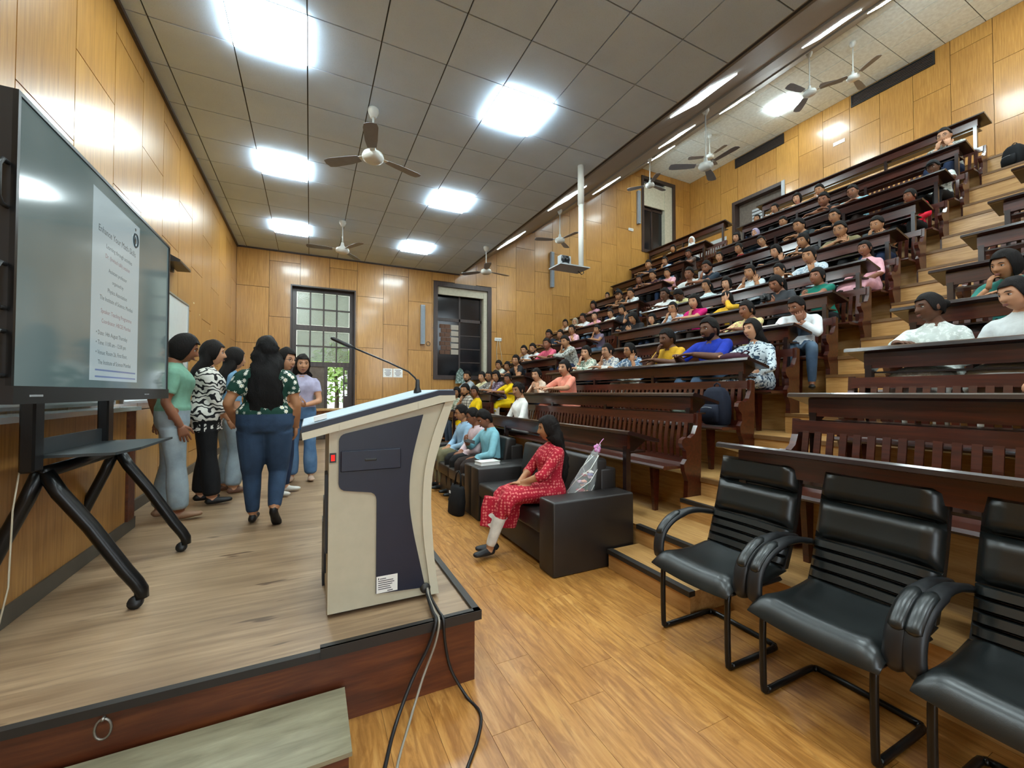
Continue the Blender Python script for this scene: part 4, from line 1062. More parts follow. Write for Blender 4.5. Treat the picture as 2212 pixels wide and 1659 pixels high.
def hair_shell(m, style, na=22, nr=8, M=None, seed=0, s_curly=False):
    def limit(ph):
        d = abs(math.degrees(ph))
        if style == 'scarf': return .070 + (-.118 - .070) * smoothstep(38, 62, d)
        fr = .060 if style == 'short' else .056
        sd = {'short': .004, 'tied': -.038, 'long': -.060, 'bob': -.085}[style]
        bk = {'short': -.075, 'tied': -.060, 'long': -.085, 'bob': -.095}[style]
        z = fr + (sd - fr) * smoothstep(45, 78, d)
        return z + (bk - z) * smoothstep(95, 135, d)
    g = {'short': 1.12, 'tied': 1.10, 'long': 1.15, 'bob': 1.18, 'scarf': 1.16}[style]
    outer = []; inner = []
    for j in range(na):
        ph = 2 * math.pi * j / na - math.pi; zl = limit(ph); el1 = math.asin(max(-.99, min(.99, zl / .112)))
        for i in range(nr + 1):
            el = math.pi / 2 + (el1 - math.pi / 2) * i / nr
            x, y, z = .073 * math.cos(el) * math.sin(ph), .094 * math.cos(el) * math.cos(ph), .112 * math.sin(el)
            tt = max(0., -z / .112); x *= 1 - .12 * tt
            w = g * (1 + ((.075 if s_curly else .045) * noise.noise(Vector((x * 30 + seed, y * 30, z * 30))) if style != 'scarf' else .01 * noise.noise(Vector((x * 18 + seed, y * 18, z * 18)))))
            up = .010 if style in ('short', 'bob') else .004
            outer.append((x * w, y * w - .004, z * (w * .99) + up * max(0, math.sin(el))))
        x, y, z = outer[-1]; inner.append((x * .90, y * .90 - .004, z + .006))
    W = nr + 1; fs = []; o = len(outer)
    for j in range(na):
        k = (j + 1) % na
        for i in range(nr): fs.append((j * W + i, k * W + i, k * W + i + 1, j * W + i + 1) if i else (j * W, k * W + 1, j * W + 1))
        fs.append((j * W + nr, k * W + nr, o + k, o + j))
    m.addv(outer + inner, fs, M)
    bm = None
    return m

def R3(M): return M.to_3x3()
class Person:
    def __init__(s, name='person', sex='f', pose='sit', lean=10, hyaw=0, hpitch=5, hroll=0, top=None, bottom=None, shoe=None, skin='m', sleeve=.7, girth=1.0, hair='tied', hcol='#120d0b',
                 arms=('lap', 'lap'), legs=None, voxel=.021, fine=False, hem=None, flare=1.0, glasses=False, beard=False, scarfmat=None, tail=None, scale=1.0, loose=1.0, wpants=1.0, seed=0, kurta=False, hipw=1.0, hairw=1.0, hswing=0.0, curly=False):
        s.__dict__.update({k: v for k, v in locals().items() if k != 's'})
        s.v = []; s.f = []; s.lab = []; s.ex = MB(); s.kids = []
        s.make()
    def ringtube(s, pts, radii, labs, n=12, up=(0, 1, 0)):
        m = MB(); m.tube(pts, radii, n, up); o = len(s.v); s.v += m.v; s.f += [tuple(i + o for i in f) for f in m.f]
        for l in labs: s.lab += [l] * n
    def frame(s, z):
        th = math.radians(s.lean); p = Vector((0, 0, 0)); N = 10; a = 0
        for i in range(N):
            zz = z * (i + .5) / N; a = th * smoothstep(.02, .42, zz) if s.pose == 'sit' else th * smoothstep(.1, .4, zz)
            p += Vector((0, math.sin(a), math.cos(a))) * (z / N)
        return p + s.base, Matrix.Rotation(-a, 3, 'X')
    def make(s):
        f = s.sex == 'f'; g = s.girth; fit = s.loose
        s.base = Vector((0, 0, 0)) if s.pose == 'sit' else Vector((0, 0, .78))
        if f: T = [(.0, .150, .112, 0), (.06, .170, .125, -.005), (.12, .168, .124, -.006), (.19, .150, .110, 0), (.25, .134, .100, .004), (.31, .136, .104, .010), (.37, .146, .114, .018), (.42, .152, .116, .018), (.47, .158, .102, .006), (.500, .150, .086, -.002), (.530, .112, .070, -.006), (.555, .074, .060, -.010)]
        else: T = [(.0, .150, .115, 0), (.06, .165, .125, 0), (.12, .165, .122, 0), (.19, .160, .118, .004), (.25, .156, .114, .006), (.31, .160, .114, .008), (.37, .168, .116, .010), (.42, .176, .116, .008), (.47, .182, .106, .002), (.505, .172, .090, -.004), (.535, .124, .074, -.008), (.560, .082, .064, -.012)]
        rings = []; labs = []
        beltz = .13 if s.pose == 'sit' else .17
        if s.hem is not None and s.pose == 'stand':
            for z in np.linspace(s.hem, -.02, 6)[:-1]:
                q = (z - s.hem) / (-s.hem)
                rings.append((z, (.19 * s.flare) + (.165 - .19 * s.flare) * q, (.14 * s.flare) + (.125 - .14 * s.flare) * q, 0)); labs.append(1)
        for (z, w, d, yo) in T:
            bot = (s.hem is None and z < beltz and not s.kurta)
            k = (g * (s.hipw if z < .2 else 1)) * (1 if bot else fit)
            if z > .53: k = 1.0
            rings.append((z, w * k, d * k, yo)); labs.append(2 if bot else 1)
            if not bot and len(labs) > 1 and labs[-2] == 2:
                pz, pw, pd, py = rings[-2]; rings.insert(-1, (z - .004, w * k * 1.04, d * k * 1.04, yo)); labs.insert(-1, 1)
        for (z, r, yo) in ((.575, .054, -.008), (.60, .049, -.004), (.63, .047, .002)): rings.append((z, r * (1 if f else 1.14), r * (1 if f else 1.14), yo)); labs.append(0)
        n = 16; vs = []
        for (z, w, d, yo) in rings:
            if z < 0: p, R = s.base + Vector((0, 0, z)), Matrix.Identity(3)
            else: p, R = s.frame(z)
            for j in range(n):
                a = 2 * math.pi * j / n; ca, sa = math.cos(a), math.sin(a)
                vs.append(tuple(p + R @ Vector((w * math.copysign(abs(ca) ** .85, ca), yo + d * math.copysign(abs(sa) ** .9, sa), 0))))
        o = len(s.v); K = len(rings); s.v += vs
        s.f += [(o + i * n + j, o + i * n + (j + 1) % n, o + (i + 1) * n + (j + 1) % n, o + (i + 1) * n + j) for i in range(K - 1) for j in range(n)]
        s.f += [tuple(o + j for j in range(n))[::-1], tuple(o + (K - 1) * n + j for j in range(n))]
        for l in labs: s.lab += [l] * n
        # neck and head
        pn, Rn = s.frame(.56); th = math.radians(s.lean)
        nt_ = pn + Vector((0, math.sin(th * .75), math.cos(th * .75))) * (.020 if s.lean >= 12 and s.pose == 'sit' else .045) + Vector((0, .010, 0))
        nr_ = .047 if f else .055
        s.ringtube([pn - Vector((0, 0, .02)), pn + (nt_ - pn) * .5, nt_ + Vector((0, 0, .03))], [nr_ * 1.05, nr_, nr_ * .98], [0, 0, 0])
        RH = Matrix.Rotation(math.radians(s.hyaw), 3, 'Z') @ Matrix.Rotation(math.radians(-s.hpitch), 3, 'X') @ Matrix.Rotation(math.radians(s.hroll), 3, 'Y')
        hs = 1.05 if f else 1.10
        hc = nt_ + RH @ Vector((0, .022, .088)) * hs
        s.HM = Matrix.Translation(hc) @ RH.to_4x4() @ Matrix.Scale(hs, 4); s.hc = hc; s.RH = RH
        hg = head_geo(52, 40) if s.fine else head_geo(26, 18)
        o = len(s.ex.v); s.ex.v += [tuple(s.HM @ Vector(p)) for p in hg.v]; s.ex.f += [tuple(i + o for i in q) for q in hg.f]; s.ex.mi += hg.mi
        # arms
        ps, Rs = s.frame(.512 if s.lean >= 12 and s.pose == 'sit' else .490); sw = (.152 if f else .176) * (1 + (g - 1) * .5)
        for side, sp in ((1, s.arms[0]), (-1, s.arms[1])): s.arm(side, sp, ps + Rs @ Vector((side * sw, -.004, .0)), ps, Rs, f)
        s.make_legs(f)
        s.make_hair(f)
    def preset(s, sp, side):
        hc, RH = s.hc, s.RH
        if sp == 'desk': return dict(w=(side * .11, .50, .372), pole=(side * .8, -.3, -.6), d=(-side * .75, .65, -.02), n=(0, 0, -1), c=.25)
        if sp == 'fold': return dict(w=(-side * .05, .48, .375 + .015 * side), pole=(side * 1, .1, -.5), d=(-side * .95, .15, 0), n=(0, 0, -1), c=.4)
        if sp == 'reach': return dict(w=(side * .26, .50, .36), pole=(side * .6, -.3, -.6), d=(-side * .1, 1, -.05), n=(0, 0, -1), c=.2)
        if sp in ('chin', 'cheek', 'mouth'):
            o = {'chin': Vector((side * .020, .060, -.130)), 'cheek': Vector((side * .066, .044, -.075)), 'mouth': Vector((side * .028, .102, -.085))}[sp]
            t = hc + RH @ o; w = t - RH @ Vector((side * -.02, .015, .085)) + Vector((side * .015, .012 if sp == 'cheek' else .03, 0))
            return dict(w=tuple(w), pole=(side * .45, .5, -1), d=tuple(RH @ Vector((-side * .12, -.22, 1))), n=tuple(RH @ Vector((-side * .55, -.85, 0))), c=.75 if sp != 'cheek' else .45)
        if sp == 'brow':
            w = hc + RH @ Vector((side * .06, .085, -.02)); return dict(w=tuple(w), pole=(side * .8, .4, -1), d=tuple(RH @ Vector((-side * .5, -.1, 1))), n=tuple(RH @ Vector((0, -1, 0))), c=.25)
        if sp == 'lap': return dict(w=(side * .06, .27, .17), pole=(side * 1, -.5, -.2), d=(-side * .55, .8, -.12), n=(0, 0, -1), c=.35)
        if sp == 'phone': return dict(w=(side * .06, .34, .36), pole=(side * 1, -.2, -.7), d=(-side * .35, .6, .65), n=(-side * .6, -.55, .3), c=.8)
        if sp == 'hang': return dict(w=(side * .235, .03, s.base.z - .02), pole=(side * .3, -1, 0), d=(-side * .05, .12, -1), n=(-side * 1, .1, 0), c=.35)
        return sp
    def arm(s, side, sp, S, ps, Rs, f):
        q = s.preset(sp, side); W = Vector(q['w']); L1, L2 = (.272, .238) if f else (.295, .258)
        d = W - S; D = d.length
        if D > (L1 + L2) * .985: W = S + d.normalized() * (L1 + L2) * .985; d = W - S; D = d.length
        if D < .12: D = .12
        u = d.normalized(); pole = Vector(q['pole']); pole = (pole - u * pole.dot(u)).normalized()
        a = (L1 * L1 - L2 * L2 + D * D) / (2 * D); h = math.sqrt(max(0, L1 * L1 - a * a)); E = S + u * a + pole * h
        k = (1.0 if f else 1.14) * (1 + (s.girth - 1) * .7)
        inn = ps + Rs @ Vector((side * .09, 0, -.01))
        path = [inn, S - Vector((0, 0, .008))]; rad = [.046 * k, .046 * k]; lab = [1, 1]
        tt = list(np.linspace(.12, 2, 22)); sl = s.sleeve; done = False
        for t in tt:
            p = S.lerp(E, t) if t <= 1 else E.lerp(W, t - 1)
            r = (np.interp(t, [0, .3, 1, 1.35, 2], [.045, .043, .036, .036, .0245])) * k
            if t <= sl:
                path.append(p); rad.append((r + .007 + .004 * (t / max(.4, sl))) * (1 + (s.loose - 1) * 1.4)); lab.append(1)
            else:
                if not done and sl > .1:
                    done = True; path.append(p * .98 + path[-1] * .02); rad.append(rad[-1]); lab.append(1)
                path.append(p); rad.append(r); lab.append(0)
        s.ringtube(path, rad, lab, 12, up=(side, 0, .2))
        # hand
        dd = Vector(q['d']).normalized(); nn = Vector(q['n']); nn = (nn - dd * nn.dot(dd)).normalized(); ss = dd.cross(nn) * side
        hand(s.ex, W - dd * .012, dd, nn, ss, q['c'], 1.0 if f else 1.1, 8 if s.fine else 5)
        s.__dict__.setdefault('wr', {})[side] = (W, dd, nn)
    def make_legs(s, f):
        L = s.legs; g = s.girth * s.hipw
        for side in (1, -1):
            if s.pose == 'sit':
                hip = Vector((side * .085, .03, .085)); K, A, toe = (L[side] if L else (Vector((side * .115, .44, .09)), Vector((side * .115, .43, -.36)), Vector((0, 1, 0))))
            else:
                hip = Vector((side * .09, 0, .79)); K, A, toe = (L[side] if L else (Vector((side * .10, .03, .43)), Vector((side * .11, 0, .075)), Vector((side * .15, 1, 0))))
            K, A = Vector(K), Vector(A); path = []; rad = []; lab = []
            for t in np.linspace(0, 2, 22):
                p = hip.lerp(K, t) if t <= 1 else K.lerp(A, t - 1)
                if t <= 1: p = p + Vector((0, 0, .012 * math.sin(math.pi * t)))
                r = np.interp(t, [0, .4, .95, 1.15, 1.4, 1.9, 2], [.092, .082, .060, .058, .054, .040, .040]) * (1 + (g - 1) * (1.0 if t < 1 else .5))
                end = 1.92
                if t <= end: r = (r + .006) * (1 + (s.wpants - 1) * smoothstep(.7, 1.9, t)); lab.append(1 if (s.kurta and t < (1.12 if s.kurta is True else s.kurta)) else 2)
                else: lab.append(0); r = min(r, .036)
                path.append(p); rad.append(r)
            s.ringtube(path, rad, lab, 14, up=(side, 0, 0))
            toe = Vector(toe).normalized(); dn = Vector((0, 0, -1)); H = A + dn * .040
            m = MB(); m.tube([H - toe * .055 + dn * -.012, H - toe * .035, H + toe * .04, H + toe * .10, H + toe * .145, H + toe * .165], [(.018, .018), (.033, .034), (.036, .034), (.044, .026), (.039, .021), (.022, .014)], 12, up=(0, 0, 1))
            o = len(s.v); s.v += m.v; s.f += [tuple(i + o for i in q) for q in m.f]; s.lab += [3] * len(m.v)
            s.__dict__.setdefault('ft', {})[side] = (H, toe)
        if s.kurta and s.pose == 'sit':
            K = Vector((0, .43, .07))
            s.ringtube([(0, .02, .10), (0, .12, .105), (0, .24, .11), (0, .36, .105), (0, .43, .085), (0, .475, .03), (0, .49, -.05)], [(.18, .105), (.19, .105), (.20, .095), (.205, .088), (.205, .085), (.20, .06), (.19, .035)], [1] * 7, 18, up=(0, 0, 1))
    def make_hair(s, f):
        st = s.hair; M = s.HM; hm = hair_mat(s.hcol)
        if st == 'scarf':
            m = MB(); hair_shell(m, 'scarf', 30, 10, M, s.seed)
            c = s.hc; pn, Rn = s.frame(.56)
            rings = []
            for (t, w, d) in ((0, .085, .095), (.35, .098, .098), (.65, .125, .108), (.9, .165, .122), (1.0, .175, .128)):
                p = (c + s.RH @ Vector((0, -.004, -.062))).lerp(pn + Vector((0, .015, -.085)), t)
                rings.append([p + Vector((w * math.cos(a), d * math.sin(a), .02 * math.sin(a * 3 + t))) for a in np.linspace(0, 2 * math.pi, 20)[:-1]])
            m.loft(rings); s.kids.append(('headscarf', m, s.scarfmat)); return
        if st == 'none': return
        m = MB(); base = {'short': 'short', 'tied': 'tied', 'bun': 'tied', 'pony': 'tied', 'long': 'long', 'bob': 'bob', 'cap': 'short'}[st]
        hair_shell(m, base, 40 if s.fine else 22, 14 if s.fine else 8, M, s.seed, s.curly)
        if st == 'bun': m.ell((0, -.108, .012), (.040, .034, .040), 10, 7, M)
        if st == 'tied': m.ell((0, -.098, -.045), (.036, .030, .038), 10, 7, M)
        if st == 'pony':
            P_ = [M @ Vector(p) for p in ((0, -.085, .03), (0, -.125, .025), (0, -.145, -.03))]; e = P_[-1]
            m.tube(P_ + [e + Vector((0, -.012, -.09)), e + Vector((0, .01, -.18)), e + Vector((0, .015, -.25))], [.022, .03, .036, .036, .028, .008], 9)
        if st == 'long':
            L = s.tail or .30; P_ = [M @ Vector(p) for p in ((0, -.015, .03), (0, -.035, -.04), (0, -.052, -.10))]; e = P_[-1]
            bk = Vector((0, -1, 0)) * (.055 + .035 * max(0, s.girth - .9)); tl = math.tan(math.radians(s.lean)); bx = s.hswing
            pts = P_ + [e + bk * .9 + Vector((bx * .5, -tl * L * .30, -L * .30)), e + bk * 1.25 + Vector((bx, -tl * L * .55, -L * .6)), e + bk * 1.0 + Vector((bx, -tl * L * .8, -L * .88)), e + bk * .9 + Vector((bx, -tl * L * .9, -L))]; hw_ = s.hairw
            mm = MB(); mm.tube(spline(pts, 3), [(w * hw_, d * hw_) for w, d in zip(np.interp(np.linspace(0, 1, 19), [0, .2, .4, .7, .9, 1], [.076, .086, .10, .108, .085, .03]), np.interp(np.linspace(0, 1, 19), [0, .2, .4, .7, .9, 1], [.075, .070, .058, .048, .036, .012]))], 26 if s.fine else 14, up=(0, 1, 0))
            amp = .034 if s.curly else (.012 if s.fine else .008)
            mm.v = [tuple(Vector(p) + Vector((noise.noise(Vector((p[0] * 22, p[1] * 22, p[2] * (16 if s.curly else 9) + s.seed))), noise.noise(Vector((p[0] * 22 + 9, p[1] * 22, p[2] * (16 if s.curly else 9)))), 0)) * amp) for p in mm.v]
            m.addv(mm.v, mm.f)
        s.kids.append(('hair', m, hm))
        if st == 'cap':
            c = MB(); hair_shell(c, 'short', 22, 6, M @ Matrix.Scale(1.06, 4), 3); c.prism([(-.06, .07), (.06, .07), (.05, .15), (-.05, .15)], lambda u, v, d: tuple(M @ Vector((u, v, d))), .052, .060); s.kids.append(('cap', c, cloth('#1b1c1f')))
        if s.beard:
            b = MB(); na, ne = 16, 6; rows = []
            for i in range(ne + 1):
                z = -.040 - .070 * i / ne; row = []
                for j in range(na + 1):
                    ph = math.radians(-95 + 190 * j / na); el = math.asin(max(-.98, z / .112))
                    x, y, zz = head_point(.073 * math.cos(el) * math.sin(ph), .094 * math.cos(el) * math.cos(ph), z)
                    keep = 1.014 if ((abs(math.degrees(ph)) > 62 - 500 * (-.040 - z)) or z < -.074) else .93
                    row.append((x * keep, y * keep, zz * 1.02))
                rows.append(row)
            vs = [p for r in rows for p in r]; W = na + 1
            b.addv(vs, [(i * W + j, i * W + j + 1, (i + 1) * W + j + 1, (i + 1) * W + j) for i in range(ne) for j in range(na)], M)
            b.tube([tuple(M @ Vector(p)) for p in ((-.024, .083, -.047), (0, .0915, -.0425), (.024, .083, -.047))], [.003, .0045, .003], 6)
            s.kids.append(('beard', b, hm))
        if s.glasses:
            gl = MB()
            for sd in (-1, 1):
                gl.tube([tuple(M @ Vector((sd * .032 + .021 * math.cos(a), .0875 - .05 * max(0, abs(sd * .032 + .021 * math.cos(a)) - .03), .006 + .0165 * math.sin(a)))) for a in np.linspace(0, 2 * math.pi, 15)[:-1]], .0018, 4, closed=True)
                gl.tube([tuple(M @ Vector(p)) for p in ((sd * .053, .085, .010), (sd * .074, .05, .010), (sd * .077, -.005, .004))], .0018, 4)
            gl.tube([tuple(M @ Vector(p)) for p in ((-.012, .089, .008), (.012, .089, .008))], .0018, 4)
            s.kids.append(('glasses', gl, M_BLACKP))
def hand(m, W, d, n, sd, curl, k=1.0, ns=5):
    m.cur = 0
    m.tube([W, W + d * .03 * k, W + d * .07 * k, W + d * .092 * k], [(.025 * k, .019 * k), (.034 * k, .016 * k), (.040 * k, .0135 * k), (.034 * k, .009 * k)], 8 if ns < 7 else 12, up=tuple(n))
    for i, L in enumerate((.066, .075, .070, .055)):
        p = W + d * (.086 - .004 * abs(i - 1.2)) * k + sd * (.0295 - .0195 * i) * k; dr = d + sd * (.10 - .07 * i); pts = [p - dr * .012]; pts.append(p); ang = 0
        for q, (fr, w) in enumerate(((.42, .45), (.32, .60), (.26, .45))):
            ang += curl * w * 1.5; dirn = (dr * math.cos(ang) + n * math.sin(ang)).normalized(); p = p + dirn * (L * fr * k); pts.append(p)
        m.tube(pts, [.0088 * k, .0088 * k, .0082 * k, .0074 * k, .0052 * k], ns, up=tuple(n))
    p = W + d * .020 * k + sd * .026 * k; d1 = (d * .62 + sd * .70 + n * .30).normalized(); d2 = (d * .88 + sd * .22 + n * (.30 + .3 * curl)).normalized()
    m.tube([p - d1 * .01, p + d1 * .036 * k, p + d1 * .036 * k + d2 * .030 * k, p + d1 * .036 * k + d2 * .054 * k], [.012 * k, .0108 * k, .0095 * k, .006 * k], ns, up=tuple(n))

PEOPLE = []
def add_person(P_, loc, rz, label, group=None, name='person'):
    PEOPLE.append((P_, loc, rz, label, group, name)); return P_
def finish_people():
    tmp = []
    for (p, *_r) in PEOPLE:
        me = bpy.data.meshes.new('tmp'); me.from_pydata(p.v, [], p.f)
        o = bpy.data.objects.new('tmp', me); COL.objects.link(o)
        r = o.modifiers.new('r', 'REMESH'); r.mode = 'VOXEL'; r.voxel_size = p.voxel; r.adaptivity = 0
        sm = o.modifiers.new('s', 'SMOOTH'); sm.factor = .5; sm.iterations = 5 if p.fine else 3
        tmp.append(o)
    bpy.context.view_layer.update(); dg = bpy.context.evaluated_depsgraph_get()
    for o, (p, loc, rz, label, group, name) in zip(tmp, PEOPLE):
        em = o.evaluated_get(dg).to_mesh(); nv, nf = len(em.vertices), len(em.polygons)
        co = np.empty(nv * 3, np.float32); em.vertices.foreach_get('co', co); co = co.reshape(-1, 3)
        li = np.empty(len(em.loops), np.int32); em.loops.foreach_get('vertex_index', li)
        ls = np.empty(nf, np.int32); em.polygons.foreach_get('loop_start', ls); lt = np.empty(nf, np.int32); em.polygons.foreach_get('loop_total', lt)
        em_e = np.empty(len(em.edges) * 2, np.int32); em.edges.foreach_get('vertices', em_e)
        o.evaluated_get(dg).to_mesh_clear()
        kd = kdtree.KDTree(len(p.v))
        for i, q in enumerate(p.v): kd.insert(q, i)
        kd.balance(); lab = p.lab
        vl = np.array([lab[kd.find(c)[1]] for c in co])
        W = np.zeros((nv, 4), np.float32); W[np.arange(nv), vl] = 1
        ed = np.empty(len(em_e), np.int32); ed[:] = em_e; ed = ed.reshape(-1, 2); dgn = np.bincount(ed.ravel(), minlength=nv)[:, None] + 1e-6
        for _ in range(3):
            acc = np.zeros_like(W)
            for c_ in range(4): acc[:, c_] = np.bincount(ed[:, 0], W[ed[:, 1], c_], nv) + np.bincount(ed[:, 1], W[ed[:, 0], c_], nv)
            W = .5 * W + .5 * acc / dgn
        mi = [0] * nf
        # join the head and hands
        ev = np.array(p.ex.v, np.float32); ef = p.ex.f
        V = np.concatenate([co, ev]) * p.scale
        el = np.array([i + nv for f in ef for i in f], np.int32); et = np.array([len(f) for f in ef], np.int32)
        LI = np.concatenate([li, el]); LT = np.concatenate([lt, et]); LS = np.concatenate([[0], np.cumsum(LT)[:-1]]).astype(np.int32)
        MI = np.array(mi + p.ex.mi, np.int32)
        me = bpy.data.meshes.new(name); me.vertices.add(len(V)); me.vertices.foreach_set('co', V.ravel()); me.loops.add(len(LI)); me.loops.foreach_set('vertex_index', LI)
        me.polygons.add(len(LT)); me.polygons.foreach_set('loop_start', LS); me.polygons.foreach_set('loop_total', LT)
        me.polygons.foreach_set('material_index', MI); me.polygons.foreach_set('use_smooth', np.ones(len(LT), bool)); me.update(); me.validate()
        ca = me.color_attributes.new('garment', 'FLOAT_COLOR', 'POINT'); buf = np.zeros((len(V), 4), np.float32); buf[:nv, :3] = W[:, 1:4]; buf[:, 3] = 1; ca.data.foreach_set('color', buf.ravel())
        ou = outfit(p.skin, p.top, p.bottom, p.shoe or '#141414')
        for mt in (ou, ou, ou, ou, M_LIP, M_EYEW, M_EYED): me.materials.append(mt)
        b = link(name, me, [], None, label=label, cat='person', group=group); b.location = loc; b.rotation_euler = (0, 0, rz)
        for (kn, km, kmat) in p.kids:
            if kmat is None: kmat = hair_mat()
            if isinstance(kmat, tuple): kmat = cloth_mat(kmat)
            km.v = [tuple(np.array(q) * p.scale) for q in km.v]
            km.build(kn, kmat, b, smooth=True)
    for o in tmp:
        m = o.data; bpy.data.objects.remove(o); bpy.data.meshes.remove(m)
JEAN = cloth('#3b5068', 'denim', '#6f8699'); DJEAN = cloth('#1b2740', 'denim', '#2f4468'); LJEAN = cloth('#8b9aa2', 'denim', '#b4c0c4'); BLACKT = cloth('#141416'); WHITET = cloth('#d6d2c8'); KHAKI = cloth('#6c684e'); BROWNT = cloth('#2c211d')
SX, SY, SZ = -.5, 4.6, 1.55     # where the hall is looking
